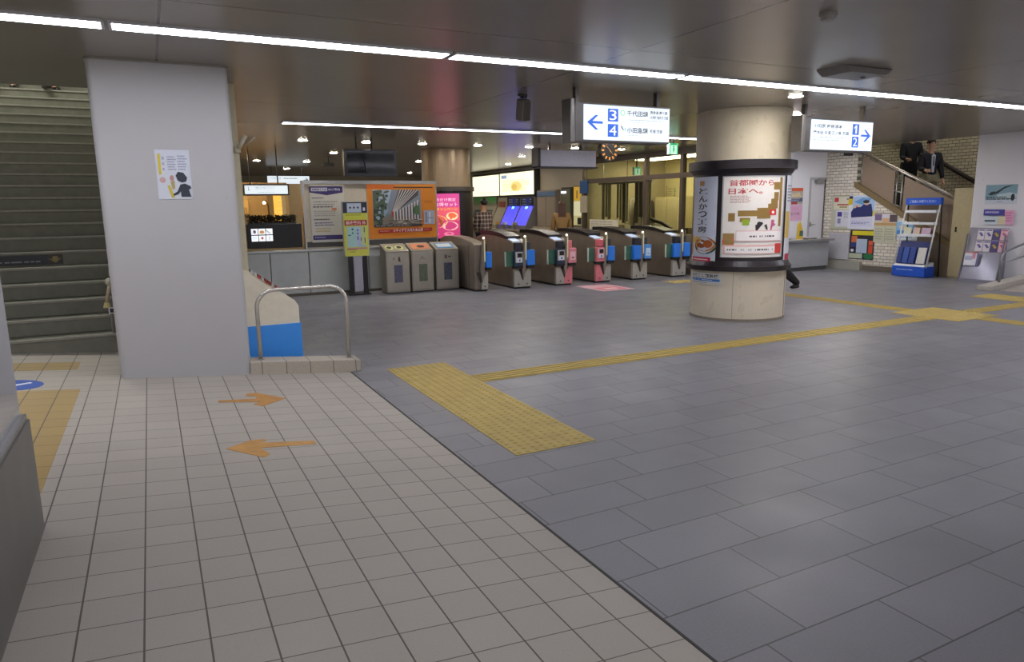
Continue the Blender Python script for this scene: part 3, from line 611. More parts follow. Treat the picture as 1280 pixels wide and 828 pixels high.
# hanging screen
Yt = 12.45; a = onY(429, 186, Yt); c_ = onY(497, 221, Yt); t = thing('hanging_screen', 'black flat screen hanging from the ceiling above the advertising board', 'television', ((a.x+c_.x)/2, Yt, CEIL))
loc(MB().box((a.x, Yt, c_.z), (c_.x, Yt+.09, a.z), mat('#16161a', .25)), t).build('case', None, t, .008)
loc(MB().box((a.x+.06, Yt-.004, c_.z+.06), (c_.x-.05, Yt+.004, a.z-.04), mat('#1d1c24', .08, 0, 0)), t).build('screen', None, t)
for x in (a.x+.24, a.x+.52): loc(MB().tube([(x, Yt+.05, a.z-.15), (x, Yt+.05, CEIL)], .016, BLACK, 8), t).build('hanger', None, t)
loc(MB().tube([(a.x+.24, Yt+.03, a.z+.05), (a.x+.36, Yt-.012, a.z-.22), (a.x+.38, Yt-.012, c_.z+.06)], .008, BLACK, 6), t).build('cable', None, t)

# ================================================================== TACTILE PAVING
def domes(b, x0, y0, x1, y1, z, step=.06, r=.0175, h=.005):
    nx = int((x1-x0)/step); ny = int((y1-y0)/step)
    for i in range(nx):
        for j in range(ny):
            cx = x0+(i+.5)*(x1-x0)/nx; cy = y0+(j+.5)*(y1-y0)/ny; n = 8
            vs = [(cx+r*math.cos(2*math.pi*k/n), cy+r*math.sin(2*math.pi*k/n), z) for k in range(n)]+[(cx+r*.6*math.cos(2*math.pi*k/n), cy+r*.6*math.sin(2*math.pi*k/n), z+h) for k in range(n)]
            b.add(vs, [(k, (k+1) % n, n+(k+1) % n, n+k) for k in range(n)]+[tuple(range(n, 2*n))], YELLOW)
def pad(label, x0, y0, x1, y1, kind, m=YELLOW):
    b = MB().box((x0, y0, .0), (x1, y1, .004), m)
    if kind == 'dome': domes(b, x0, y0, x1, y1, .004)
    elif kind in 'xy':
        for i in range(4):
            if kind == 'x': yy = y0+(y1-y0)*(i+.5)/4; b.box((x0+.01, yy-.013, .004), (x1-.01, yy+.013, .009), m)
            else: xx = x0+(x1-x0)*(i+.5)/4; b.box((xx-.013, y0+.01, .004), (xx+.013, y1-.01, .009), m)
    o = b.build('tactile_paving'); return tag(o, label, 'tactile paving')
pad('large yellow dotted tactile pad beside the white tiled floor', 1.93, 3.74, 2.53, 6.49, 'dome')
pad('long yellow ribbed guide strip running from the dotted pad to the crossing', 2.535, 5.56, 9.18, 5.84, 'x')
pad('yellow dotted square where the guide strips cross', 9.19, 5.30, 10.12, 6.22, 'dome')
pad('yellow ribbed strip from the crossing past the round column', 9.42, 6.23, 9.70, 10.75, 'y')
pad('yellow ribbed strip from the crossing towards the right ramp', 10.13, 5.57, 13.0, 5.84, 'x')
pad('yellow ribbed strip from the crossing to the right edge, nearest', 9.56, 2.0, 9.84, 5.29, 'y')
pad('small yellow dotted pad at the foot of the right ramp', 11.75, 5.85, 12.35, 6.65, 'dome')
pad('yellow pad in front of the rightmost ticket gate', 9.15, 10.78, 9.75, 11.2, 'dome')
# markings on the white tiled slope (thin sheets lying on it)
nrm = Vector((TILT, 0, 1)).normalized()
YT = white_floor(col='#a58c59')
def slopesheet(name, label, polys, col, cat='floor marking', dz=.0):
    b = MB()
    for k, (pts, cc) in enumerate(polys):
        ps = [Vector((x, y, slope_z(x)))+nrm*(.002+.0008*k+dz) for x, y in pts]; lo_ = [Vector((x, y, slope_z(x)))-nrm*.001 for x, y in pts]; n = len(ps)
        b.add(ps+lo_, [tuple(range(n)), tuple(range(n, 2*n))[::-1]]+[(i, (i+1) % n, n+(i+1) % n, n+i) for i in range(n)], YT if cc == 'YT' else mat(cc, .6, 0, .14, 14))
    return tag(b.build(name), label, cat)
TY = '#c49c50'
slopesheet('yellow_floor_pad', 'faded yellow pad at the foot of the left stairs', [([(-1.9, 7.36), (-.68, 7.36), (-.68, 7.02), (-1.9, 7.02)], 'YT')], TY)
slopesheet('yellow_floor_strip', 'long faded yellow strip on the white tiles beside the glass partition', [([(-.60, 6.24), (-1.3, 6.24), (-1.3, 2.6), (-.60, 2.6)], 'YT')], TY)
c0 = onW(20, 482); N = 28
slopesheet('blue_floor_sticker', 'round blue floor sticker with a white stroke near the left stairs', [([(c0.x-.02+.20*math.cos(2*math.pi*i/N), c0.y+.19*math.sin(2*math.pi*i/N)) for i in range(N)], '#2450a8'), ([(c0.x-.10, c0.y-.06), (c0.x-.08, c0.y-.09), (c0.x+.10, c0.y+.06), (c0.x+.08, c0.y+.09)], '#dfe3ea')], '')
OR = '#b5823f'
def W_(x, y): q = onW(x, y); return (q.x, q.y)
s_ = 8.0*.9955
def wp(pts, ox, oy): return [W_(ox+x/7.96, oy+y/7.96) for x, y in pts]
slopesheet('floor_arrow', 'worn orange arrow on the white tiles pointing right, the farther one', [(wp([(105,188),(100,168),(480,150),(475,128),(375,122),(385,100),(480,92),(775,145),(545,225),(450,205),(520,180)][::-1], 260, 480), OR)], '')
slopesheet('floor_arrow', 'worn orange arrow on the white tiles pointing left, the nearer one', [(wp([(175,650),(420,565),(560,552),(580,568),(500,590),(1055,568),(1080,600),(520,640),(620,700),(560,735),(400,700)][::-1], 260, 480), '#c2904a')], '')
# pink mat
b = MB(); pk = [onZ(x, y) for x, y in ((757, 365), (788, 360), (760, 355), (726, 358))]
pp_ = [(7.25, 10.5), (7.95, 10.5), (7.95, 11.45), (7.25, 11.45)]
b.prism(pp_, 'z', 0, .003, mat('#d9a9ad', .6)).box((7.35, 10.6, .003), (7.85, 11.0, .0045), mat('#d9787f', .6)).box((7.45, 10.7, .0045), (7.75, 10.85, .0055), mat('#e6c9cb', .6))
tag(b.build('pink_floor_sticker'), 'pink rectangular floor sticker in front of the pink ticket gate', 'floor sticker')

# ================================================================== COUNTER, BOARDS AND BINS ON THE LEFT
YK = 12.95
t = thing('service_counter', 'long stainless steel counter running under the boards and the open hatch', 'counter', (3.0, YK, 0))
CST = mat('#c3c7c3', .4, .15, .05, 5)
for x0, x1 in ((.2, .95), (.955, 1.83), (1.835, 2.50), (2.505, 3.60), (3.605, 4.6), (4.605, 5.22)):
    loc(MB().box((x0+.004, YK, .05), (x1-.004, YK+.05, .79), CST), t).build('front_panel', None, t, .004)
loc(MB().box((.2, YK+.03, 0), (5.22, YK+.5, .80), mat('#4c4a47')), t).build('carcass', None, t)
loc(MB().box((.2, YK-.02, .795), (5.22, YK+.55, .835), mat('#b4b6b4', .3, .6)), t).build('worktop', None, t, .005)
loc(MB().box((.2, YK+.18, .835), (2.475, YK+.55, .875), mat('#b99a62', .4)), t).build('wooden_ledge', None, t)
loc(MB().box((.2, YK+.01, 0), (5.22, YK+.1, .05), mat('#6e6658')), t).build('kickboard', None, t)
# advertising wall
t = thing('advertising_board', 'metal framed advertising wall standing on the steel counter', 'board', (3.8, YK+.3, .85)); YB = YK+.12
bl, br = 2.52, 5.03
loc(MB().box((bl, YB+.03, .837), (br, YB+.16, 2.02), mat('#d8cdb8', .5)), t).build('panel', None, t)
loc(MB().box((bl-.03, YB+.015, 2.0), (br+.03, YB+.17, 2.06), STEEL).box((bl-.03, YB+.015, .837), (bl, YB+.17, 2.0), STEEL).box((br, YB+.015, .837), (br+.03, YB+.17, 2.0), STEEL), t).build('frame', None, t)
loc(MB().box((bl, YB+.01, .86), (br, YB+.03, .96), mat('#4a4946')), t).build('dark_band', None, t)
PU = '#3d2f73'
o = sheetY('purple_notice', YB+.008, (386, 231.5, 433, 302), [('r', .0, .02, .97, .13, PU), ('p', [(.03,.13),(.5,.175),(.97,.13)], PU), ('r', .05, .045, .52, .105, '#d9d4e6'), ('t', .07, .055, .042, '*定期券うりば', PU, .43), ('t', .55, .055, .042, '*のご案内', '#f0eef8', .34),
    ('lines', .06,.21,.5,.24,1,'#5c5560'), ('lines', .1,.27,.8,.36,2,'#b1aaa2'), ('lines', .08,.36,.7,.40,1,'#6a6460'), ('r', .62,.40,.76,.44,'#e08a62'), ('lines', .1,.44,.75,.55,3,'#bbb3a6'), ('lines', .08,.58,.6,.62,1,'#5c5560'), ('lines', .1,.64,.7,.72,2,'#7a74a0'), ('lines', .12,.74,.6,.83,2,'#c9b98a'),
    ('r', .03,.875,.97,.955,'#453a7a'), ('lines', .08,.90,.4,.93,1,'#c9c4e6'), ('r', 0,.97,1,.985,'#c9c9c9')], base='#e0dccf')
tag(o, 'tall white notice with a purple headline at the left end of the advertising wall', 'notice')
def skyphoto():
    e = [('r', .075,.10,.775,.78,'#8f98a4'), ('p', [(.08,.10),(.35,.10),(.30,.34),(.08,.42)], '#b9cde2'), ('p', [(.08,.12),(.2,.10),(.28,.3),(.26,.55),(.08,.74)], '#5d6e5b'), ('p', [(.08,.45),(.16,.4),(.24,.62),(.22,.76),(.08,.77)], '#3c4a3c'), ('p', [(.2,.62),(.34,.55),(.77,.66),(.77,.77),(.2,.77)], '#8b8173'),
         ('p', [(.33,.54),(.45,.10),(.74,.10),(.74,.2),(.38,.53)], '#5a5357')]
    for i in range(7): x = .47+.042*i; e.append(('p', [(.335+.006*i,.54),(x,.10),(x+.016,.10),(.345+.006*i,.54)], '#d9d2cb'))
    for i in range(9): x = .37+.043*i; e.append(('p', [(x,.52-.028*i),(x+.018,.51-.028*i),(x+.018,.66),(x,.66)], '#e5ddd3'))
    for i in range(9): x = .39+.043*i; e.append(('r', x,.50-.02*i,x+.014,.64,'#54555e'))
    r2 = random.Random(8)
    for i in range(46): e.append(('e', .09+r2.random()*.20, .13+r2.random()*.60, .010+r2.random()*.022, .012+r2.random()*.03, r2.choice(['#4c5f48', '#7d8f86', '#9fb4c6', '#39473a', '#66785f', '#c3d2e0'])))
    for i in range(26): e.append(('e', .28+r2.random()*.48, .66+r2.random()*.07, .01+r2.random()*.03, .005+r2.random()*.012, r2.choice(['#a39a8c', '#6e675e', '#c9c0b2', '#57534e'])))
    e += [('e', .70,.48,.045,.09,'#567a4a'), ('r', .33,.50,.36,.6,'#b54a3c')]; return e
o = sheetY('advertising_poster', YB+.008, (458, 230.5, 546, 296), [('r', 0,0,1,1,'#e88d1e'), ('r', 0,0,.4,.08,'#e8761a'), ('r', .38,.045,.96,.065,'#4a3a22')]+skyphoto()+[('r', .075,.745,.775,.785,'#3a3436'), ('lines', .10,.755,.7,.777,1,'#bdb6ac'), ('lines', .82,.3,.95,.36,2,'#b86a10'), ('r', .80,.49,.965,.75,'#b7bccb'), ('r', .82,.52,.85,.72,'#8c93a8'), ('r', .88,.52,.9,.73,'#e3e6ee'), ('r', .82,.62,.95,.64,'#9aa0b2'),
    ('p', [(.13,.835),(.92,.815),(.92,.88),(.13,.90)], '#b92a1c'), ('t', .34,.825,.06,'*シティテラス代々木公園','#fff4e8',.44), ('lines', .15,.845,.32,.88,1,'#e89a8a'), ('lines', .80,.835,.9,.865,1,'#e89a8a'), ('lines', .35,.92,.7,.95,1,'#c97812'), ('lines', .76,.92,.93,.945,1,'#9c5a0c')], base='#e88d1e')
tag(o, 'large orange poster with a photograph of a colonnaded building', 'poster')
# yellow map stand
Ym = 12.55; a = onY(427, 252, Ym); c_ = onY(462.5, 320, Ym)
t = thing('map_stand', 'yellow route notice on a black double post stand left of the bins', 'sign stand', ((a.x+c_.x)/2, Ym+.03, 0)); og = Vector(t.location)
loc(MB().box((a.x, Ym, c_.z), (c_.x, Ym+.06, a.z), mat('#b9bdb6', .4)), t).build('case', None, t, .004)
sheetY('printed_sheet', Ym-.002, (428, 253, 461.5, 319.5), [('r', 0,0,1,.20,'#2b2d3c'), ('r', .17,.02,.76,.19,'#cfdbe8'), ('e', .3,.10,.04,.02,'#3c4660'), ('e', .46,.10,.04,.02,'#3c4660'), ('e', .62,.10,.04,.02,'#3c4660'), ('r', .83,.1,.92,.16,'#e6e9ee'), ('r', 0,.21,1,.32,'#dfe04e'), ('lines', .1,.225,.9,.25,1,'#9b9a22'),
    ('r', .03,.33,.97,.43,'#b8362c'), ('t', .08,.345,.07,'*乗換案内 休','#f6d9d4',.84), ('r', .12,.45,.90,.83,'#b6dbd2'), ('r', .55,.45,.72,.83,'#c3c8ea'), ('r', .68,.45,.90,.80,'#cfdf9a'), ('e', .35,.5,.04,.02,'#3d5c90'), ('e', .35,.57,.03,.02,'#3f7a80'), ('r', .15,.60,.28,.62,'#4a7a7c'), ('e', .56,.52,.03,.02,'#3f4ab4'), ('e', .56,.58,.03,.02,'#3f4ab4'), ('r', .54,.63,.58,.70,'#3f4ab4'), ('r', .82,.46,.86,.56,'#4f6a4a'), ('r', .83,.66,.87,.76,'#8a4a88'), ('r', .68,.66,.71,.72,'#3c4a3c'),
    ('r', .1,.845,.95,.87,'#d99a9a'), ('r', .08,.87,.5,.88,'#a33a3a'), ('lines', .2,.91,.5,.93,1,'#6a5a2a'), ('r', .0,.32,.03,1,'#dbd84a')], t, og, base='#e0de5e', nseg=1)
for x in (a.x+.07, c_.x-.13): loc(MB().box((x, Ym+.0, .02), (x+.075, Ym+.05, c_.z+.02), BLACK), t).build('post', None, t)
loc(MB().box((a.x+.16, Ym+.01, .06), (c_.x-.15, Ym+.05, c_.z), mat('#b3b1bb', .4, .3)), t).build('leaflet_holder', None, t)
loc(MB().box((a.x+.03, Ym-.07, 0), (c_.x-.03, Ym+.15, .02), BLACK), t).build('foot_plate', None, t)
# recycling bins
BST = mat('#9c9485', .34, .4, .06, 7)
tops = ['two round openings with lime rings', 'an orange framed slot', 'a blue framed slot']
bd = .34
for i, (x0, x1) in enumerate(((3.74, 4.19), (4.23, 4.66), (4.71, 5.17))):
    t = thing('recycling_bin', 'steel recycling bin with '+tops[i]+', '+['leftmost', 'middle', 'rightmost'][i]+' of three', 'bin', ((x0+x1)/2, 12.32, 0), 0, 'steel recycling bins')
    hw = (x1-x0)/2; zt, zb_ = .775, .90
    MB().prism([(0, .02), (bd, .02), (bd, zb_), (.0, zt)], 'x', -hw, hw, BST).build('body', None, t, .006)
    MB().box((-hw+.01, .01, 0), (hw-.01, bd-.01, .02), BLACK).build('plinth', None, t)
    MB().box((-hw+.02, -.006, .05), (hw-.02, .002, zt-.03), mat('#aaa397', .3, .7, .05, 7)).build('door', None, t, .003)
    sl = (zb_-zt)/bd
    def topp(u, v, h): return (u, v, zt+sl*v+h)
    def ring(cx, cy, rx, ry, col, h=.004, n=18): 
        return MB().add([topp(cx+rx*math.cos(2*math.pi*k/n), cy+ry*math.sin(2*math.pi*k/n), h) for k in range(n)]+[topp(cx+rx*math.cos(2*math.pi*k/n), cy+ry*math.sin(2*math.pi*k/n), 0) for k in range(n)], [tuple(range(n)), tuple(range(n, 2*n))[::-1]]+[(k, (k+1) % n, n+(k+1) % n, n+k) for k in range(n)], mat(col, .5))
    if i == 0:
        for cx in (-.11, .08): 
            ring(cx, .15, .075, .085, '#c9cf7e').build('opening_ring', None, t); ring(cx, .15, .045, .05, '#15130f', .008).build('opening', None, t)
    else:
        col = '#c97a50' if i == 1 else '#4a86b8'; q = .17
        MB().add([topp(-q, .05, .0), topp(q, .05, .0), topp(q, .27, .0), topp(-q, .27, .0), topp(-q, .05, .006), topp(q, .05, .006), topp(q, .27, .006), topp(-q, .27, .006)], [(0,1,2,3),(4,5,6,7),(0,1,5,4),(1,2,6,5),(2,3,7,6),(3,0,4,7)], mat(col, .5)).build('opening_frame', None, t)
        if i == 2: MB().add([topp(-q+.02, .09, .008), topp(q-.04, .09, .008), topp(q-.04, .23, .008), topp(-q+.02, .23, .008)], [(0,1,2,3)], mat('#b7c2c6', .5)).build('opening', None, t)
        else: ring(.02, .15, .075, .05, '#15130f', .009).build('opening', None, t)
    MB().box((-.075, -.012, .20), (.085, -.006, .52), mat(['#5c5a6e', '#5f6a55', '#474c58'][i], .15, 0, .3, 30)).build('window', None, t)
    e = MB()
    if i == 0: e.prism([(.0, .60), (.05, .57), (.045, .66), (.02, .68)], 'y', -.009, -.006, mat('#4a3f36')).prism([(-.09, .61), (-.06, .61), (-.06, .66), (-.09, .66)], 'y', -.009, -.006, mat('#8a7a68'))
    elif i == 1: e.tube([(-.04, -.008, .60), (-.01, -.008, .67), (.02, -.008, .62), (.05, -.008, .61)], .006, mat('#5f5346'), 6)
    else: e.box((-.06, -.009, .60), (-.01, -.006, .67), mat('#5f5346')).box((.01, -.009, .62), (.07, -.006, .65), mat('#5f5346'))
    e.build('pictogram', None, t)
# things on the open counter and behind it
t = thing('video_display', 'black display case showing six white picture tiles on the open counter', 'display', (1.8, 13.3, .875))
loc(MB().box((1.50, 13.1, .875), (2.44, 13.34, 1.30), mat('#141214', .4)), t).build('case', None, t, .01)
og = Vector(t.location); a = onY(313, 286, 13.09); c_ = onY(342, 302, 13.09); a.y = c_.y = 13.09
els = [('r', 0,0,1,1,'#111114')]
for i in range(3):
    for j in range(2): els.append(('r', .02+i*.33, .03+j*.5, .02+i*.33+.30, .03+j*.5+.43, '#f4f6fa'))
els += [('e', .17,.25,.07,.14,'#5a5560'), ('e', .5,.28,.11,.13,'#b98a5c'), ('p', [(.7,.1),(.92,.4),(.85,.42),(.68,.2)], '#9aa0a8'), ('e', .5,.73,.06,.1,'#a85a62'), ('e', .83,.75,.05,.15,'#c9ccd4'), ('r', .05,.6,.25,.85,'#dbe6f6')]
sheet('screen_tiles', plane_map(a*0+Vector((a.x, 13.09, c_.z))-og, (1,0,0), (0,0,1)), c_.x-a.x, a.z-c_.z, els, t, emit=1.0, base='#111114')
t = thing('leafy_planter', 'dark bushy planting standing on top of the black display case', 'planter', (1.95, 13.2, 1.30))
rr = random.Random(5); fb = MB()
for i in range(1100):
    q = Vector((1.55+rr.random()*.80, 13.13+rr.random()*.18, 1.30+rr.random()*.13)); d_ = Vector((rr.uniform(-1, 1), rr.uniform(-1, 1), rr.uniform(.0, 1.0))).normalized()*.06; s2 = d_.cross(Vector((0, 0, 1)))*.35
    fb.add([q, q+d_*.5+s2, q+d_, q+d_*.5-s2], [(0, 1, 2, 3)], mat('#1b2018', .6))
loc(fb, t).build('leaves', None, t); loc(MB().box((1.53, 13.13, 1.30), (2.36, 13.31, 1.325), BLACK), t).build('tray', None, t)
# wall pieces of the room behind the counter
S('wall_shop', MB().box((2.74, 16, 0), (3.2, 16.3, 2.1), mat('#b39a72', .5)).box((-1.5, 18.2, 0), (3.1, 18.4, 2.2), mat('#d0ac74', .5)))
t = thing('lit_niche', 'glowing amber wall niche with a coiled ornament behind the open counter', 'niche', (2.8, 18.1, 1.3)); og = Vector(t.location)
a = onY(341, 248, 18.05); c_ = onY(354, 275, 18.05)
loc(MB().box((a.x-.12, 18.0, c_.z-.05), (a.x, 18.2, a.z+.06), mat('#a08355')).box((c_.x, 18.0, c_.z-.05), (c_.x+.08, 18.2, a.z+.06), mat('#d9cba5')).box((a.x-.12, 17.95, c_.z-.1), (c_.x+.08, 18.2, c_.z-.04), mat('#3c2a1a')), t).build('frame', None, t)
loc(MB().box((a.x, 18.12, c_.z-.04), (c_.x, 18.16, a.z+.06), mat('#f0b44a', .5, 0, 0, 18, 1.2)), t).build('glowing_back', None, t)
loc(MB().tube([(a.x+.16+.09*math.cos(k*.6)*(1-k/40), 18.05, c_.z+.1+k*.018) for k in range(26)], .014, mat('#f3d27a', .4, 0, 0, 18, .6), 8), t).build('ornament', None, t)
t = thing('lit_display', 'small warm lit display at the far left behind the open counter', 'display', (2.0, 18.1, 1.2)); a = onY(304, 250, 18.05); c_ = onY(312, 268, 18.05)
loc(MB().box((a.x-.1, 18.0, c_.z-.05), (c_.x, 18.2, c_.z), mat('#5a4530')).box((a.x-.1, 18.14, c_.z), (c_.x, 18.2, a.z), mat('#e0b060', .5, 0, 0, 18, .5)), t).build('shelf_box', None, t)
loc(MB().cyl((c_.x-.08, 18.07), .04, c_.z, c_.z+.16, mat('#d0a060'), 12, .025), t).build('vase', None, t)
t = thing('desk_lamp', 'arched lamp with a small bright bulb behind the open counter', 'lamp', (2.25, 17.0, 0)); a = onY(330, 252, 17.0); c_ = onY(337, 276, 17.0)
loc(MB().tube([(c_.x, 17, .0), (c_.x, 17, a.z-.1), (c_.x-.03, 17, a.z), (a.x+.02, 17, a.z+.02), (a.x, 17, a.z)], .014, mat('#6a5030'), 8), t).build('arm', None, t)
loc(MB().ball((a.x, 17, a.z-.03), .035, mat('#fff0c8', .5, 0, 0, 18, 6.)), t).build('bulb', None, t)

# ================================================================== TICKET GATES
GB = mat('#8d8174', .36, .45, .12, 4); GL = mat('#b3afa3', .4, .3, .05); BT = mat('#1a1416', .38, 0, .02); PK = mat('#e07f86', .45)
def gate(x0, x1, lcol, rcol, label, y=11.72, half=False, lreader='dark', panelL=GL, panelR=GL, flapL=True):
    W2 = (x1-x0)/2; L = 1.75; t = thing('ticket_gate', label, 'ticket gate', ((x0+x1)/2, y, 0), 0, 'row of ticket gates')
    prof = [(0.06, .03), (0.06, .86), (.16, .90), (.40, .935), (.8, .985), (1.2, 1.0), (L-.25, .985), (L, .93), (L, .03)]
    MB().prism(prof, 'x', -W2+.015, W2-.015, GB).build('body', None, t, .012)
    MB().box((-W2+.01, .03, 0), (W2-.01, L-.02, .035), BLACK).build('plinth', None, t)
    for s, m_ in ((-1, panelL), (1, panelR))[1 if half else 0:]:
        xa, xb = (-W2, 0) if s < 0 else (0, W2)
        tip = 0
        pts = [(s*W2, .035), (s*W2, .36), (s*.085, .36), (0, .15), (0, .035)]
        MB().prism(pts, 'y', -.0, .06, m_).build('front_panel', None, t, .003)
        MB().cyl((0, 0), .016, 0, .006, mat('#5f5c55'), 12).build('foot_mark', None, t).matrix_local = Matrix.Translation((s*W2*.5, -.002, .09)) @ Matrix.Rotation(math.pi/2, 4, 'X')
    MB().prism([(-.08, .36), (.08, .36), (0, .16)], 'y', .02, .06, mat('#4c473f', .4)).build('notch', None, t)
    # leaning centre blade with its lamp
    MB().prism([(.0, .17), (-.028, .36), (.012, .80), (.04, .965), (.065, .965), (.06, .5), (.045, .3)], 'y', -.03, .05, mat('#8e8478', .35, .5)).build('centre_blade', None, t, .004)
    MB().box((.045, -.034, .55), (.066, -.028, .96), mat('#e9dfae', .3, 0, 0, 18, .35)).build('light_strip', None, t)
    MB().ball((.052, 0, .985), .022, mat('#fff8d8', .3, 0, 0, 18, 2.2)).build('lamp_ball', None, t)
    if half: MB().box((-W2-.002, .3, .05), (-W2+.02, L-.1, .84), mat('#857b70', .35, .6, .05)).build('side_panel', None, t)
    # left card reader
    lc = {'dark': '#2c3a52', 'blue': '#2f7fe6', 'pink': '#dd7a82'}[lcol]
    if not half:
        MB().box((-W2-.02, -.05, .43), (-.012, .07, .72), mat(lc, .35)).build('card_reader', None, t, .01)
        MB().box((-W2-.02, -.04, .39), (-.012, .06, .43), BLACK).build('reader_underside', None, t)
    if lcol != 'blue' and not half:
        MB().box((-W2+.005, -.058, .50), (-.03, -.05, .70), mat('#c9c4bb' if lcol == 'dark' else '#e9b9bc', .4)).build('reader_face', None, t)
        MB().box((-W2+.04, -.064, .60), (-.045, -.058, .68), BLACK).build('ticket_slot', None, t)
        MB().box((-W2+.03, -.064, .51), (-.045, -.058, .58), mat('#dfe6f2', .4)).box((-W2+.07, -.067, .53), (-.08, -.064, .56), mat('#4a4f63')).build('instruction_label', None, t)
    if not half: MB().box((-W2+.02, -.02, .74), (-.02, .08, .87), mat('#dd6c76' if lcol == 'pink' else '#2a2a33', .35)).build('upper_housing', None, t, .006)
    # right side unit
    rc = {'blue': '#2f83ea', 'pink': '#e58f95', 'sky': '#5aa0ea'}[rcol]
    MB().box((.07, -.06, .44), (W2+.06, .06, .73), mat(rc, .35)).build('side_unit', None, t, .012)
    MB().box((.078, -.05, .39), (W2+.05, .05, .44), BLACK).build('side_underside', None, t)
    MB().box((.08, -.0, .735), (W2-.01, .08, .88), PK if rcol == 'pink' else mat('#3c4048', .3)).build('side_housing', None, t, .006)
    if rcol != 'blue': MB().box((.10, -.066, .50), (W2+.03, -.06, .66), mat('#efc9cc' if rcol == 'pink' else '#cfe4fa', .4)).box((.13, -.069, .53), (W2-.0, -.066, .56), mat('#a8626a' if rcol == 'pink' else '#7fb2ea')).build('side_label', None, t)
    # flap on the left, arched black top
    if flapL: 
        MB().box((-W2-.17, .02, .43), (-W2+.0, .05, .71), mat('#3f6a55', .2, 0, .1, 8)).box((-W2-.18, .015, .43), (-W2-.165, .055, .71), mat('#cfd8c9')).build('flap_door', None, t, .006)
    arc = [(.30, .93), (.6, .975), (.9, .995), (1.2, 1.005), (1.5, .995)]; arc2 = [(1.5, 1.07), (1.2, 1.08), (.9, 1.07), (.6, 1.045), (.30, .985)]
    if not half: MB().prism(arc+arc2, 'x', -W2-.012, W2-.06, BT).build('top_cover', None, t, .006)
    if not half: MB().prism([(.10, .885), (.34, .935), (.34, .95), (.10, .90)], 'x', -W2+.03, .0, mat('#c8d6f2', .3, 0, 0, 18, .7)).build('status_screen', None, t)
    MB().ball((-.06, .9, 1.07), .012, CHROME).build('top_stud', None, t)
    return t
gate(5.24, 5.50, 'dark', 'blue', 'narrow end ticket gate right beside the recycling bins, with one blue unit', flapL=False, half=True)
gate(6.05, 6.41, 'dark', 'blue', 'dark steel ticket gate with a blue side unit, second from the left')
gate(6.97, 7.34, 'dark', 'pink', 'ticket gate with a dark reader at the left and a pink unit at the right', panelR=PK)
gate(7.90, 8.26, 'pink', 'blue', 'ticket gate with a pink reader at the left and a blue unit at the right', panelL=PK)
gate(8.81, 9.18, 'blue', 'sky', 'ticket gate with blue units on both sides left of the round column')
gate(9.86, 10.22, 'blue', 'blue', 'rightmost ticket gate, half hidden behind the round column')
# extra teal flap between fourth and fifth gate
# information column with the pink advert
px_, py_ = 5.78, 14.35
ic = S('column', MB().cyl((px_, py_), .52, 0, CEIL, mat('#8d7a63', .35, .3, .05), 48)); ic['label'] = 'round brown metal column behind the advertising wall'; ic['category'] = 'column'
t = thing('column_ad_frame', 'dark lit advertising frame around the brown column by the first gate', 'advertising frame', (px_, py_, 0)); 
MB().cyl((0, 0), .555, .82, 1.95, mat('#1d1518', .3), 48).build('drum', None, t)
MB().cyl((0, 0), .60, 1.88, 1.97, mat('#3c3530', .3), 48).build('upper_ring', None, t)
MB().cyl((0, 0), .59, .74, .82, mat('#1d1518', .3), 48).build('lower_ring', None, t)
VA2 = math.atan2(-py_, -px_)
def map2(u, v, off): R2 = .56; a = VA2+deg(-44)+u/R2; return Vector(((R2+off)*math.cos(a), (R2+off)*math.sin(a), .90+v))
sheet('lit_poster', map2, .56*deg(72), .93, [('r', 0,0,1,.3,'#c9448a'), ('r', 0,.6,1,1,'#c23a72'), ('t', .28,.10,.07,'今だけ限定','#ffd9ee',.6), ('t', .25,.20,.08,'お得セット','#ffe9f4',.68), ('t', .3,.31,.07,'キャンペーン','#ffd23a',.62), ('e', .14,.27,.09,.06,'#c9a82e'), ('e', .32,.62,.30,.14,'#e9c27a'), ('e', .30,.60,.2,.09,'#c9702c'), ('e', .76,.50,.18,.09,'#f2d2a0'), ('e', .76,.49,.12,.05,'#e06a3a'), ('e', .7,.72,.24,.1,'#f0b8b0'), ('p', [(.3,.5),(.45,.6),(.5,.72),(.42,.7)], '#8a4a20'), ('e', .2,.9,.15,.05,'#d96aa8'), ('e', .65,.9,.15,.05,'#e07a9a')], t, nseg=12, emit=.9, base='#d9586a')

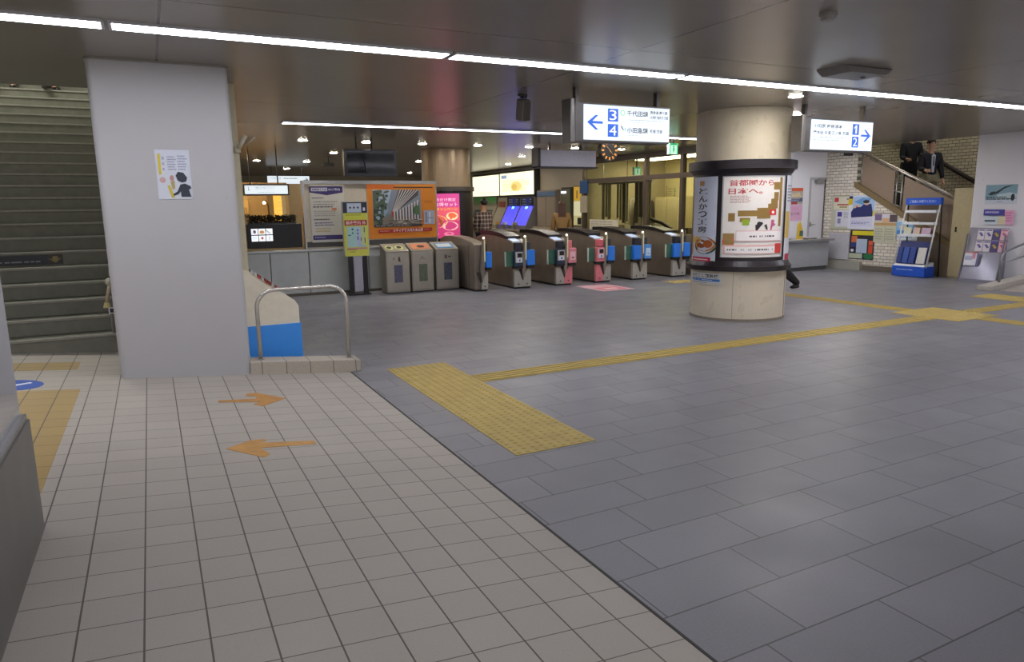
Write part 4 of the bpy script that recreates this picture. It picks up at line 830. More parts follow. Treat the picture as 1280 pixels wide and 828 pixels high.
# ================================================================== TICKET HALL BEYOND THE GATES (wall x = 10.6)
# lit fare maps
def xthing(name, label, cat, X, px, **k):
    a = onX(px[0], px[1], X); c_ = onX(px[2], px[3], X); t = thing(name, label, cat, (X, (a.y+c_.y)/2, 0), **k); return t, a, c_
for (y0, y1, z0, z1, lab, els) in ((21.2, 23.3, 1.90, 2.58, 'brightly lit blank looking fare map, the left one above the ticket machines', [('lines', .2,.8,.9,.9,1,'#e6d9a0')]),
        (18.82, 21.1, 1.90, 2.59, 'lit yellowish fare map with a blue corner label, the right one above the ticket machines', [('r', .04,.08,.22,.24,'#7a8fa0'), ('lines', .08,.3,.95,.85,7,'#d8c886'), ('e', .5,.62,.16,.22,'#d8c070'), ('e', .45,.65,.08,.14,'#c4a758'), ('r', .33,.1,.335,.95,'#bdb07a'), ('r', .66,.08,.665,.95,'#bdb07a'), ('r', .05,.52,.95,.525,'#bdb07a'), ('lines', .66,.03,.86,.09,1,'#7f8fa8')])):
    t = thing('fare_map', lab, 'map display', (10.5, (y0+y1)/2, 1.9)); og = Vector(t.location)
    loc(MB().box((10.42, y0-.03, z0-.05), (10.6, y1+.03, z1+.07), mat('#2c2a28', .4)), t).build('frame', None, t)
    sheet('lit_map', plane_map(Vector((10.40, y1, z0))-og, (0, -1, 0), (0, 0, 1)), y1-y0, z1-z0, els, t, emit=1.35, base='#fbf3cf' , t=.012)
# ticket machines below
MC = [('#4b4aff', 18.88, 19.65), ('#4b4aff', 19.75, 20.55)]
for i, (yy0, yy1, kind) in enumerate(((18.85, 19.68, 'blue'), (19.74, 20.6, 'blue'), (20.68, 21.35, 'plain'), (21.42, 22.3, 'green'), (22.36, 23.3, 'green'))):
    labs = ['ticket machine with a glowing blue screen, the right one', 'ticket machine with a glowing blue screen, the left one', 'beige blank panel machine beside the blue ticket screens', 'ticket machine with green edging, nearer the blue screens', 'ticket machine with green edging behind the man in the checked shirt']
    t = thing('ticket_machine', labs[i], 'ticket machine', (10.5, (yy0+yy1)/2, 0), 0, 'wall of ticket machines')
    loc(MB().prism([(10.14, 0), (10.14, .95), (10.44, 1.56), (10.45, 1.83), (10.64, 1.83), (10.64, 0)], 'y', yy0, yy1, mat('#a79d88' if kind != 'blue' else '#8f8a86', .4, .2)), t).build('body', None, t, .006)
    og = Vector(t.location); w_ = yy1-yy0
    if kind == 'blue':
        sheet('blue_screen', plane_map(Vector((10.135, yy1-.04, .97))-og, (0, -1, 0), (.30, 0, .61)), w_-.08, .64, [('p', [(.3,0),(.36,0),(.2,1),(.14,1)], '#3434c8'), ('p', [(.7,0),(.76,0),(.6,1),(.54,1)], '#3434c8'), ('r', .4,.02,.6,.14,'#8ff0ff')], t, emit=1.6, base='#4340ff', t=.01)
        sheet('header', plane_map(Vector((10.42, yy1-.02, 1.53))-og, (0, -1, 0), (0, 0, 1)), w_-.04, .28, [('lines', .1,.1,.9,.9,3,'#9aa4c0'), ('r', .4,.1,.7,.8,'#2b3a8c')], t, base='#23293f', t=.01)
    elif kind == 'green':
        sheet('header', plane_map(Vector((10.42, yy1-.02, 1.62))-og, (0, -1, 0), (0, 0, 1)), w_-.04, .24, [('r', 0,0,1,.5,'#4f8f4c'), ('e', .6,.4,.15,.25,'#3aa04a')], t, base='#78906a', t=.01)
        sheet('ticket_screen', plane_map(Vector((10.235, yy1-.25, 1.18))-og, (0, -1, 0), (.30, 0, .61)), w_*.5, .28, [('r', .1,.15,.9,.85,'#5c6f64')], t, base='#3c4a44', t=.01)
        sheet('control_panel', plane_map(Vector((10.135, yy1-.1, .96))-og, (0, -1, 0), (.30, 0, .61)), w_*.8, .20, [('e', .3,.5,.1,.3,'#9aa860'), ('e', .7,.5,.1,.3,'#b0705a')], t, base='#c9bf9a', t=.01)
    else: loc(MB().box((10.415, yy0+.1, 1.2), (10.43, yy1-.1, 1.7), mat('#8c4a3c')), t).build('red_panel', None, t)
t = thing('shelf_counter', 'long brown ledge running below the ticket machines', 'ledge', (10.2, 20.8, 0)); loc(MB().box((9.80, 18.8, .0), (10.12, 23.4, .80), mat('#8a7e6e', .5)).box((9.76, 18.8, .80), (10.13, 23.4, .84), mat('#a2947e')), t).build('body', None, t)
for i, (yy, cc_, lab) in enumerate(((20.35, '#d9a63a', 'small yellow topped leaflet stand'), (19.85, '#e3ddd0', 'small white topped leaflet stand'), (19.15, '#b9b35a', 'small olive topped leaflet stand'))):
    t = thing('leaflet_stand', lab+' on the ledge below the blue screens', 'leaflet stand', (9.95, yy, .84)); MB().box((-.05, -.09, 0), (.05, .09, .14), mat('#7a7680')).build('body', None, t); MB().box((-.06, -.09, .14), (.02, .09, .22), mat(cc_)).build('top_card', None, t)
# lockers, door and wall pieces between fare maps and booth
t = thing('steel_cabinet', 'wide brown double cabinet with a blue header right of the fare maps', 'cabinet', (10.5, 18.1, 0))
loc(MB().box((10.46, 17.58, 0), (10.595, 18.70, 2.0), mat('#8c7f70', .4)), t).build('body', None, t)
for y0, y1 in ((17.62, 18.12), (18.15, 18.66)): loc(MB().box((10.44, y0, .95), (10.46, y1, 1.80), mat('#9a8c7c', .35)), t).build('door', None, t)
loc(MB().box((10.44, 17.6, 1.82), (10.46, 18.68, 1.96), mat('#5c7290')), t).build('header', None, t)
loc(MB().box((10.3, 17.5, .86), (10.46, 18.72, .93), mat('#b5a68e')), t).build('ledge', None, t)
t = thing('service_door', 'dark framed narrow door left of the amber panel', 'door', (10.5, 17.1, 0)); loc(MB().box((10.52, 16.85, 0), (10.6, 17.4, 2.05), mat('#3f3c36', .4)), t).build('frame', None, t)
loc(MB().box((10.5, 16.9, .05), (10.52, 17.35, 2.0), mat('#6f6f58', .3)), t).build('leaf', None, t)
t = thing('emergency_light', 'tiny white lamp above the narrow dark door', 'lamp', (10.5, 17.2, 2.0)); loc(MB().box((10.45, 17.1, 1.88), (10.5, 17.3, 1.94), mat('#e8f0ff', .5, 0, 0, 18, 1.5)), t).build('diffuser', None, t); loc(MB().box((10.45, 17.08, 1.94), (10.5, 17.32, 1.96), STEEL), t).build('housing', None, t)
t = thing('lit_panel_display', 'amber and cream lit wall panel beside the narrow door', 'display', (10.5, 16.6, 1.0)); og = Vector(t.location)
sheet('panel_face', plane_map(Vector((10.56, 16.8, 1.0))-og, (0, -1, 0), (0, 0, 1)), .40, 1.05, [('r', 0,0,1,.36,'#d8a93c'), ('r', .35,.1,.5,.3,'#6a4a1c'), ('r', 0,.38,1,.75,'#e8e2b8'), ('r', .5,.8,1,.98,'#1c1a1a')], t, emit=.55, base='#cfc28a')
loc(MB().box((10.565, 16.38, .98), (10.6, 16.82, 2.07), STEEL_DK), t).build('case', None, t)
# glazed booth
t = thing('glazed_booth', 'glazed ticket booth with brown metal posts and yellow lit interior', 'booth', (10.6, 14.0, 0))
MT = mat('#6f6259', .35, .6)
for y in (11.78, 12.33, 13.62, 16.3): loc(MB().box((10.55, y-.05, 0), (10.66, y+.05, CEIL-.005), MT), t).build('post', None, t, .004)
loc(MB().box((10.54, 11.78, 2.12), (10.67, 16.3, 2.23), MT), t).build('crossbar', None, t)
loc(MB().box((10.54, 11.78, 2.62), (10.67, 16.3, CEIL-.004), mat('#5c4f48', .4)), t).build('header', None, t)
loc(MB().box((10.56, 11.78, 0), (10.66, 16.3, .88), mat('#8a8074', .4, .3)), t).build('lower_panel', None, t)
GLS = mat('#dfe6e2', .02, 0, 0, 18, 0, 0, .5, 1.)
for y0, y1 in ((11.83, 12.28), (12.38, 13.57), (13.67, 16.25)):
    loc(MB().box((10.595, y0, .88), (10.603, y1, 2.12), GLS), t).build('pane', None, t); loc(MB().box((10.595, y0, 2.23), (10.603, y1, 2.62), GLS), t).build('pane', None, t)
t = thing('white_notice_board', 'low white notice with grey lines on the booth glass above the third gate', 'notice', (10.5, 15.3, .86)); og = Vector(t.location)
sheet('printed_sheet', plane_map(Vector((10.53, 15.95, .87))-og, (0, -1, 0), (0, 0, 1)), 1.3, .30, [('lines', .05,.1,.95,.9,4,'#a7a196')], t, base='#d9d4c4')
t = thing('blue_plate', 'small dark blue square plate at the left end of the booth glass', 'plate', (10.5, 16.2, 1.85)); loc(MB().box((10.50, 16.03, 1.86), (10.54, 16.4, 2.2), mat('#27548c', .4)), t).build('plate', None, t); loc(MB().box((10.505, 16.05, 1.35), (10.54, 16.38, 1.8), mat('#b0a592')), t).build('notice_below', None, t)
# contents of the booth
t = thing('booth_desk', 'desk with papers inside the glazed booth', 'desk', (11.6, 14, 0)); loc(MB().box((11.3, 12.0, .70), (11.9, 16.2, .76), mat('#b9ad92')), t).build('desk_top', None, t)
for y in (12.1, 14, 16.1): loc(MB().box((11.35, y, 0), (11.85, y+.04, .70), mat('#8f866f')), t).build('leg', None, t)
rr = random.Random(11)
for i in range(9):
    y = 12.3+i*.42; h = .12+rr.random()*.22
    t = thing('document_box', 'document box on the desk inside the booth, '+['nearest', 'second', 'third', 'fourth', 'fifth', 'sixth', 'seventh', 'eighth', 'farthest'][i]+' from the column', 'box', (11.5, y, .76), 0, 'document boxes on the booth desk')
    MB().box((-.12, -.13, 0), (.12, .13, h), mat(rr.choice(['#8f8a80', '#c9c0a4', '#5b5f52', '#a8a090', '#7d6f58']))).build('box', None, t); MB().box((-.125, -.06, h*.4), (-.12, .06, h*.75), WHITE).build('paper_label', None, t)
t = thing('desk_arm_lamp', 'black arched desk lamp arm inside the booth', 'lamp', (11.3, 13.4, .76)); p_ = [onX(x, y, 11.2) for x, y in ((811, 272), (818, 276), (828, 279), (836, 285), (843, 293))]
loc(MB().tube(p_, .045, BLACK, 10), t).build('arm', None, t); loc(MB().box((11.15, p_[-1].y-.15, .76), (11.4, p_[-1].y+.1, .80), BLACK).tube([p_[-1], (p_[-1].x, p_[-1].y, .78)], .03, BLACK, 8), t).build('base', None, t)
for (px, lab, els, bs) in (((820, 230, 830, 268), 'tall grey timetable on the yellow booth wall', [('lines', .1,.12,.9,.95,12,'#6e6a74'), ('r', .0,.0,1,.09,'#4a4250')], '#b9b3ae'),
        ((833, 233, 846, 256), 'framed white notice on the yellow booth wall', [('r', 0,0,.06,1,'#b5654a'), ('lines', .15,.1,.6,.9,6,'#b3a783'), ('lines', .7,.1,.9,.7,5,'#6a6450'), ('r', .0,.94,1,1,'#5a5448')], '#ded6a8')):
    o = sheetX('wall_notice', 13.38, px, els, base=bs); tag(o, lab, 'notice')
t = thing('blind', 'beige vertical blind strips hanging inside the left part of the booth', 'blind', (11.0, 15.0, 2.1))
for y in (14.1, 16.0): loc(MB().box((11.0, y, 2.12), (11.02, y+.02, CEIL), STEEL), t).build('hanger', None, t)
loc(MB().box((10.98, 13.9, 2.08), (11.04, 16.2, 2.13), STEEL), t).build('rail', None, t)
rr = random.Random(4); y = 13.95
while y < 16.15:
    wd = rr.choice([.05, .09, .14, .2])
    if rr.random() < .62: loc(MB().box((10.99, y, 1.0+rr.random()*.25), (11.0+rr.random()*.02, y+wd, 2.08), mat(rr.choice(['#8d8262', '#b5a878', '#6d6450', '#9c937a', '#c4ba92']), .6)), t).build('strip', None, t)
    y += wd+.03
t = thing('office_shelf', 'shelf of folders against the yellow wall inside the booth', 'shelf', (13.2, 13.0, 0))
for z in (.4, .8, 1.15): loc(MB().box((13.05, 12.0, z), (13.38, 14.6, z+.03), mat('#a89c74')), t).build('shelf_board', None, t)
for y in (12.0, 13.3, 14.6): loc(MB().box((13.05, y-.02, 0), (13.38, y+.02, 1.18), mat('#a89c74')), t).build('side_board', None, t)
y = 12.1; i = 0
while y < 14.5:
    h = .2+rr.random()*.1; wd = .05+rr.random()*.08; o = MB().box((-.1, 0, 0), (.1, wd, h), mat(rr.choice(['#5d6a5c', '#c9c0a4', '#8a8f9c', '#4d4a44', '#b0a58c', '#7a5a48']))).build('folder'); o.location = (13.17, y, 1.18)
    tag(o, 'folder standing on the shelf inside the yellow lit booth', 'folder', 'folders on the booth shelf'); y += wd+.02+(rr.random() < .2)*.15
t = thing('wall_cupboard', 'cream cupboard standing at the far end inside the booth', 'cupboard', (13.1, 15.3, 0)); loc(MB().box((12.7, 14.9, 0), (13.35, 15.9, 1.75), mat('#cdbf92', .5)), t).build('body', None, t); 
for y0 in (14.92, 15.41): loc(MB().box((12.68, y0, .1), (12.70, y0+.47, 1.7), mat('#d9cda4', .5)), t).build('door', None, t)
t = thing('coat_rack', 'grey coats hanging on a rack inside the booth', 'coat rack', (12.4, 16.0, 0)); loc(MB().tube([(12.0, 16.1, 0), (12.0, 16.1, 1.7), (12.9, 16.1, 1.7), (12.9, 16.1, 0)], .02, STEEL, 8), t).build('frame', None, t)
for i in range(3): loc(MB().prism([(12.1+.25*i, .85), (12.32+.25*i, .85), (12.27+.25*i, 1.6), (12.21+.25*i, 1.66), (12.15+.25*i, 1.6)], 'y', 16.05, 16.15, mat(['#6d675f', '#9a9282', '#55524e'][i])), t).build('coat', None, t)
t = thing('pendant_lamp', 'bright little round lamp inside the booth', 'lamp', (11.6, 15.4, CEIL)); q = onX(784, 230, 11.6); loc(MB().tube([(11.6, q.y, CEIL), (11.6, q.y, q.z)], .008, BLACK, 6), t).build('cord', None, t); loc(MB().ball((11.6, q.y, q.z), .04, mat('#fff4d0', .5, 0, 0, 18, 8.)), t).build('bulb', None, t)

# ================================================================== RIGHT SIDE: COUNTER, POSTERS, RACKS
t = thing('reception_ledge', 'pale grey standing ledge against the white wall right of the column', 'counter', (13.4, 11.3, 0)); 
loc(MB().box((12.6, 11.12, .09), (13.95, 11.6, .66), mat('#a9adb3', .4, .1)), t).build('body', None, t, .004); loc(MB().box((12.55, 11.05, .66), (14.05, 11.61, .71), mat('#8c8d90', .35, .2)), t).build('top', None, t, .004); loc(MB().box((12.7, 11.16, 0), (13.9, 11.6, .09), mat('#5b5b5d')), t).build('plinth', None, t)
t = thing('small_figure_card', 'yellow standing card on the grey ledge right of the column', 'card', (13.05, 11.2, .71)); MB().prism([(-.09, 0), (.12, 0), (.12, .18), (.02, .40), (-.06, .36)], 'y', 0, .015, mat('#d5b23f')).build('card', None, t); MB().box((.0, -.004, .08), (.11, 0, .2), mat('#4f6a5a')).build('printed_patch', None, t); MB().box((-.08, -.03, 0), (.1, .05, .008), WHITE).build('base', None, t)
t = thing('pen_tray', 'little tray of leaflets on the grey ledge', 'tray', (13.45, 11.25, .71)); MB().box((-.14, -.08, 0), (.14, .08, .03), mat('#7d7a70')).build('tray', None, t); MB().box((-.1, -.06, .03), (.06, .05, .045), WHITE).build('paper', None, t)
o = sheetY('wall_poster', YWL-.008, (982, 235, 1003, 255.5), [('r', 0,0,1,.2,'#d8643c'), ('p', [(.1,.3),(.3,.25),(.5,.4),(.8,.25),(.95,.6),(.05,.6)], '#d9c9a4'), ('r', 0,.6,1,.85,'#5f6484'), ('lines', .05,.62,.95,.82,2,'#aeb2c8'), ('r', .15,.86,.7,1,'#b0402f')], base='#b9b3a8'); tag(o, 'poster with an orange header on the white wall above the grey ledge', 'poster')
o = sheetY('wall_poster', YWL-.008, (982, 256.5, 1002, 276), [('lines', .1,.15,.9,.35,2,'#d99cc0'), ('t', .12,.45,.2,'お忘れ物','#8a5c7c',.72), ('r', 0,.9,1,1,'#e0b4d0')], base='#dfb0cf'); tag(o, 'pink poster directly below the orange headed one on the white wall', 'poster')
XP = XW-.008
def wallposter(px, els, lab, base='#e6e4e2', name='wall_poster'):
    o = sheetX(name, XP, px, els, base=base); tag(o, lab, 'poster'); return o
t = sheetX('notice_board', XW-.004, (1040.5, 244.5, 1066, 288), [('r', 0,0,1,.02,'#9a9a78'), ('r', 0,.97,1,1,'#9a9a78')], base='#c9c9b4', t=.003); tag(t, 'pale framed notice board on the brick wall', 'notice board')
o = sheetX('wall_poster', XW-.010, (1043, 247, 1063, 262), [('r', .03,.03,.28,.38,'#c63a46'), ('r', .2,.55,.9,.66,'#b5483f'), ('r', .35,.75,.8,.85,'#9a8f4a'), ('r', .75,.1,.9,.2,'#5a6a8a')], base='#e4dfc6'); tag(o, 'small cream poster with a red square, top of the pale notice board', 'poster')
o = sheetX('wall_poster', XW-.010, (1045, 263, 1066, 284), [('r', .1,.1,.35,.38,'#4a3f96'), ('lines', .45,.1,.95,.5,4,'#9aa0b0'), ('r', .12,.5,.3,.8,'#8f93b8')], base='#dcdde6'); tag(o, 'white poster with a small violet square, bottom of the pale notice board', 'poster')
o = sheetX('wall_poster', XW-.014, (1062, 244.5, 1092, 287), [('r', .0,.02,.14,.16,'#2a2f52'), ('r', -.02,.10,.14,.28,'#e6c81e'), ('p', [(.15,.05),(.97,.03),(.97,.5),(.15,.55)], '#a8c6e6'), ('p', [(.2,.2),(.5,.08),(.85,.1),(.6,.3)], '#6a9cd0'), ('p', [(.1,.5),(.25,.3),(.45,.35),(.55,.28),(.85,.25),(.92,.5),(.92,.62),(.12,.66)], '#27306a'), ('e', .68,.23,.1,.06,'#d9b49a'), ('e', .66,.19,.12,.05,'#2a2530'), ('e', .38,.31,.07,.04,'#d9b49a'), ('e', .24,.34,.06,.04,'#d9b49a'), ('r', .1,.66,.92,.92,'#d5d6ea'), ('lines', .15,.78,.85,.86,2,'#7a80b8'), ('r', .93,.45,1,.6,'#d7d23c')], base='#dfe3ee'); tag(o, 'large blue poster of people in dark jackets on the brick wall', 'poster')
o = wallposter((1063.5, 287.5, 1091, 325.5), [('r', .0,.0,1,.18,'#26232a'), ('r', .08,.03,.95,.17,'#d9cf2c'), ('r', 0,.18,1,.85,'#2d2a3a'), ('r', .06,.2,.3,.42,'#d9763c'), ('r', .05,.42,.3,.58,'#3d4a8c'), ('r', .28,.3,.72,.78,'#b9cbe0'), ('r', .78,.35,.95,.5,'#e0643a'), ('r', .78,.52,.95,.78,'#d9502c'), ('r', .0,.8,.55,.97,'#c3ccb0'), ('e', .8,.88,.2,.1,'#2f7a4a'), ('e', .12,.7,.07,.05,'#e6e6f0')], 'dark colourful poster with a yellow headline below the blue one', '#30304a')
o = wallposter((1093, 266, 1120, 305), [('r', 0,0,1,.03,'#6f6a60'), ('p', [(.03,.05),(.33,.05),(.33,.25),(.05,.25)], '#7a6490'), ('r', .36,.05,.64,.16,'#d6d2e0'), ('r', .66,.06,.97,.3,'#5a4a50'), ('r', .36,.18,.64,.33,'#d9b28c'), ('r', .04,.33,.96,.42,'#c09a66'), ('r', .04,.42,.96,.97,'#c9c8b0'), ('r', .5,.44,.52,.95,'#9a9a84'), ('lines', .1,.5,.45,.9,5,'#a8a78f'), ('lines', .55,.5,.92,.9,5,'#a8a78f')], 'poster with brown photographs over a pale green text block beside the blue poster', '#cfcbb8')
o = wallposter((1121, 276, 1146, 301), [('r', 0,.05,1,.7,'#8fc0e6'), ('p', [(.1,.3),(.4,.2),(.6,.4),(.3,.5)], '#d9c9b0'), ('r', .05,.5,.95,.7,'#4a86cc'), ('lines', .1,.78,.9,.92,1,'#8fa6c0')], 'small light blue poster low on the brick wall behind the rack', '#dfe6ea')
t = thing('white_side_board', 'blank whitish board leaning low against the brick wall below the notice board', 'board', (XW-.05, 11.1, .1)); q0 = onX(1037, 290, XW-.03); q1 = onX(1060, 327, XW-.03)
loc(MB().box((XW-.05, q1.y, .22), (XW-.014, q0.y, q0.z-.02), mat('#c3c2c8', .4)), t).build('panel', None, t); loc(MB().box((XW-.09, q1.y-.35, .0), (XW-.014, q0.y, .20), mat('#a8a79c', .4)), t).build('ledge', None, t)
# blue leaflet rack
t = thing('leaflet_rack', 'blue A-frame leaflet rack with white shelves in front of the brick wall', 'rack', (14.0, 9.1, 0))
RB = mat('#1f55c4', .35); WT = mat('#dfe3e8', .35); y0, y1 = 8.72, 9.42
loc(MB().box((13.80, y0, .01), (14.12, y1, .22), RB), t).build('base_box', None, t, .01)
loc(MB().prism([(13.80, .22), (14.12, .22), (14.12, .30), (13.84, .25)], 'y', y0+.02, y1-.02, WT), t).build('base_shelf', None, t)
def rx(z): return 13.84+(z-.2)/1.38*.32
for y in (y0+.0, y1-.0): loc(MB().tube([(rx(.2), y, .2), (rx(1.56), y, 1.56)], .016, mat('#e2e2e2', .3, .3), 8), t).build('front_leg', None, t); loc(MB().tube([(14.27, y, .0), (rx(1.5)+.03, y, 1.5)], .014, BLACK, 8), t).build('rear_leg', None, t)
loc(MB().box((rx(1.5)-.03, y0-.02, 1.46), (rx(1.5)+.05, y1+.02, 1.60), RB), t).build('header', None, t)
og = Vector(t.location); sheet('header_lettering', plane_map(Vector((rx(1.5)-.032, y1-.03, 1.49))-og, (0, -1, 0), (0, 0, 1)), y1-y0-.06, .08, [('t', .06,.15,.7,'ご自由にお取りください','#e6ecf6',.86)], t, base='#1f55c4', t=.004)
sheet('base_lettering', plane_map(Vector((13.798, y1-.1, .12))-og, (0, -1, 0), (0, 0, 1)), .5, .05, [('lines', .0,.2,.9,.8,1,'#a9c2ee')], t, base='#1f55c4', t=.004)
for z in (1.30, 1.06, .82): loc(MB().box((rx(z)-.03, y0+.03, z), (rx(z)+.10, y1-.03, z+.05), WT), t).build('shelf', None, t)
loc(MB().prism([(rx(.26)+.02, .26), (rx(.72)+.02, .72), (rx(.72)+.05, .72), (rx(.26)+.06, .26)], 'y', y0+.04, y1-.04, mat('#1b2a66', .25)), t).build('blue_backing', None, t)
for i, (ya, yb_, za, cc_, lab) in enumerate(((8.78, 8.95, .28, '#c9c9c4', 'white'), (9.0, 9.12, .28, '#27408c', 'dark blue'), (9.14, 9.26, .28, '#2b4d9c', 'mid blue'), (9.28, 9.38, .28, '#21397c', 'deep navy'))):
    o = MB().prism([(rx(za)-.01, za), (rx(za+.32)-.01, za+.32), (rx(za+.32)+.01, za+.32), (rx(za)+.015, za)], 'y', ya, yb_, mat(cc_, .4)).build('leaflet'); tag(o, lab+' leaflet stack in the lowest tray of the blue rack', 'leaflet', 'leaflets in the blue rack')
for i, (ya, yb_, za, cc_, lab) in enumerate(((8.80, 8.98, .86, '#b99fb5', 'lilac'), (9.02, 9.16, .86, '#c6ae9c', 'tan'), (9.2, 9.36, .86, '#bfc4a8', 'olive'))):
    o = MB().prism([(rx(za)+.0, za+.01), (rx(za+.14)+.0, za+.14), (rx(za+.14)+.01, za+.14), (rx(za)+.02, za+.01)], 'y', ya, yb_, mat(cc_, .4)).build('leaflet'); tag(o, lab+' leaflet on the third white shelf of the blue rack', 'leaflet', 'leaflets in the blue rack')
# poster and leaflet wall on the right pillar
XR = 14.13
o = sheetX('wall_poster', XR-.006, (1233, 231.5, 1270, 255), [('r', 0,0,1,.75,'#7fa3b2'), ('p', [(.08,.5),(.2,.35),(.35,.35),(.6,.1),(.9,.02),(.6,.2),(.4,.45),(.2,.55)], '#2c3a42'), ('p', [(.4,.5),(.8,.4),(1,.5),(1,.7),(.3,.7)], '#b9cdd4'), ('lines', .05,.60,.9,.80,2,'#1f2a30'), ('e', .88,.66,.06,.18,'#242c34'), ('lines', .4,.85,.6,.92,1,'#8a6a90')], base='#c9d3de'); tag(o, 'blue grey poster with a bird shape and black lettering on the right white pillar', 'poster')
t = thing('brochure_rack', 'wall of violet and white brochures in a clear rack below the bird poster', 'rack', (14.0, 7.8, 0)); og = Vector(t.location)
L0, L1 = 7.40, 8.07
loc(MB().prism([(14.12, .0), (13.86, .0), (13.86, .06), (14.02, .56), (14.09, 1.02), (14.12, 1.02)], 'y', L0, L1, mat('#8f8d9c', .15, .1)), t).build('body', None, t)
for y in (L0-.01, L1): loc(MB().prism([(13.84, 0), (13.87, 0), (14.04, .90), (14.01, .90)], 'y', y-.008, y+.012, mat('#77737f', .3, .5)), t).build('side_frame', None, t)
def br(z): return 13.86+(z-.06)/.8*.16
o = sheetX('header_card', XR-.03, (1230, 262, 1255, 269.5), [('lines', .08,.2,.9,.8,1,'#b9b6dc')], t, og, base='#4b469c')
o = sheetX('white_card', XR-.03, (1230, 270.5, 1256, 281), [('r', .05,.45,.55,.65,'#3c4660'), ('r', .66,0,1,1,'#d9cfae')], t, og, base='#c9d6de')
o = sheetX('pink_card', XR-.03, (1256.5, 263, 1266, 281.5), [('lines', .1,.1,.9,.8,4,'#d07aa8')], t, og, base='#e0a6c8')
cols = [('#d6cfd6', '#5a4f96'), ('#d2ccd4', '#5a4f96'), ('#3d3068', '#b09a3c'), ('#dcb0c0', '#b04a6a')]
for r_ in range(2):
    for k in range(4):
        ya = 7.905-k*.137; z = .80-.22*r_; X0 = 14.035-.035*r_
        f = cols[k]; o = sheet('brochure', plane_map((X0, ya, z), (0, -1, 0), (.18, 0, 1)), .126, .20, [('p', [(.15,.35),(.5,.3),(.9,.6),(.6,.7)], f[1]), ('r', .1,.05,.9,.16, f[1] if k != 2 else '#4a4ab0')], base=f[0], t=.006)
        tag(o, ['upper', 'lower'][r_]+' row brochure, '+['white with a violet blot nearest the beige cabinet', 'white with a violet blot, second along', 'dark violet with gold', 'pinkish with a red patch'][k], 'brochure', 'brochures in the clear rack')
o = sheet('brochure', plane_map((13.895, 8.03, .31), (0, -1, 0), (.18, 0, 1)), .25, .26, [('r', .05,.3,.6,.6,'#a4a9c4'), ('r', .55,.05,.8,.5,'#c98a9a'), ('r', .9,0,1,1,'#5a5a9a'), ('r', 0,0,1,.08,'#b05a5a')], base='#d9dbe6', t=.01); tag(o, 'larger loose brochure standing in the lower tray of the clear rack', 'brochure')
# notice on the white pillar
o = sheetY('pillar_notice', 6.576, (192.5, 187, 241.5, 249), [('r', .07,.08,.15,.50,'#d5bf3a'), ('lines', .19,.12,.26,.45,3,'#6b78a6'), ('lines', .34,.12,.60,.42,6,'#8d93aa'), ('lines', .64,.10,.92,.42,6,'#8d93aa'), ('e', .16,.61,.09,.06,'#c6a3a0'), ('p', [(.28,.72),(.36,.72),(.47,.96),(.38,.97)], '#cdb83c'), ('e', .43,.57,.06,.06,'#b98f86'), ('p', [(.38,.64),(.50,.62),(.50,.78),(.42,.80)], '#b0a06a'),
     ('p', [(.55,.52),(.62,.44),(.78,.46),(.88,.56),(.84,.64),(.72,.66),(.60,.62)], '#2a3440'), ('p', [(.66,.70),(.80,.68),(.98,.74),(.98,.79),(.90,.80),(.95,.95),(.66,.95),(.66,.84),(.58,.90),(.45,.93),(.42,.90),(.56,.84)], '#2a3340'), ('r', .03,.04,.04,.97,'#c9ccd6'), ('r', .96,.04,.97,.97,'#c9ccd6')], base='#cdd2dc', t=.002); tag(o, 'paper notice with a yellow stripe and dark capped figure on the white pillar', 'notice')
# dark banner strip on a stair riser
k = 5; yr = Y0+TR*k; zt = Z0+RS*(k+1); a = onY(76, 303, yr-.004)
o = sheet('riser_banner', plane_map((-1.9, yr-.003, zt-RS+.012), (1, 0, 0), (0, 0, 1)), a.x+1.9, RS-.045, [('lines', .05,.55,.8,.8,1,'#85858a'), ('r', .86,0,1,1,'#2a2218'), ('p', [(.86,.35),(.93,.6),(.99,.35),(.93,.85)], '#8a7a40'), ('e', .93,.35,.03,.2,'#8a7a40')], base='#191a20', t=.002)
tag(o, 'dark banner strip with a yellow triangle mark on a riser of the left stairs', 'banner')

# ================================================================== PEOPLE
def skin(name, pts, edges, m, parent, sub=2, smooth=True):
    """one continuous body: joints with radii, grown with a skin modifier"""
    keys = list(pts); me = bpy.data.meshes.new(name); me.from_pydata([pts[k][0] for k in keys], [(keys.index(a), keys.index(b)) for a, b in edges], [])
    ob = bpy.data.objects.new(name, me); C.objects.link(ob); md = ob.modifiers.new('skin', 'SKIN'); md.use_smooth_shade = True
    for i, k in enumerate(keys):
        r = pts[k][1]; me.skin_vertices[0].data[i].radius = r if isinstance(r, tuple) else (r, r)
    me.skin_vertices[0].data[0].use_root = True
    sb = ob.modifiers.new('sub', 'SUBSURF'); sb.levels = sub; sb.render_levels = sub
    dg = bpy.context.evaluated_depsgraph_get(); dg.update(); new = bpy.data.meshes.new_from_object(ob.evaluated_get(dg))
    bpy.data.objects.remove(ob); new.materials.clear(); new.materials.append(m); new.name = name
    for p in new.polygons: p.use_smooth = True
    o = bpy.data.objects.new(name, new); C.objects.link(o); o.parent = parent; return o
def pol(o, L, fwd, side=0.):   # from o go down by L, swung forward (towards -y) and outwards
    return Vector(o)+Vector((math.sin(side), -math.sin(fwd)*math.cos(side), -math.cos(fwd)*math.cos(side)))*L
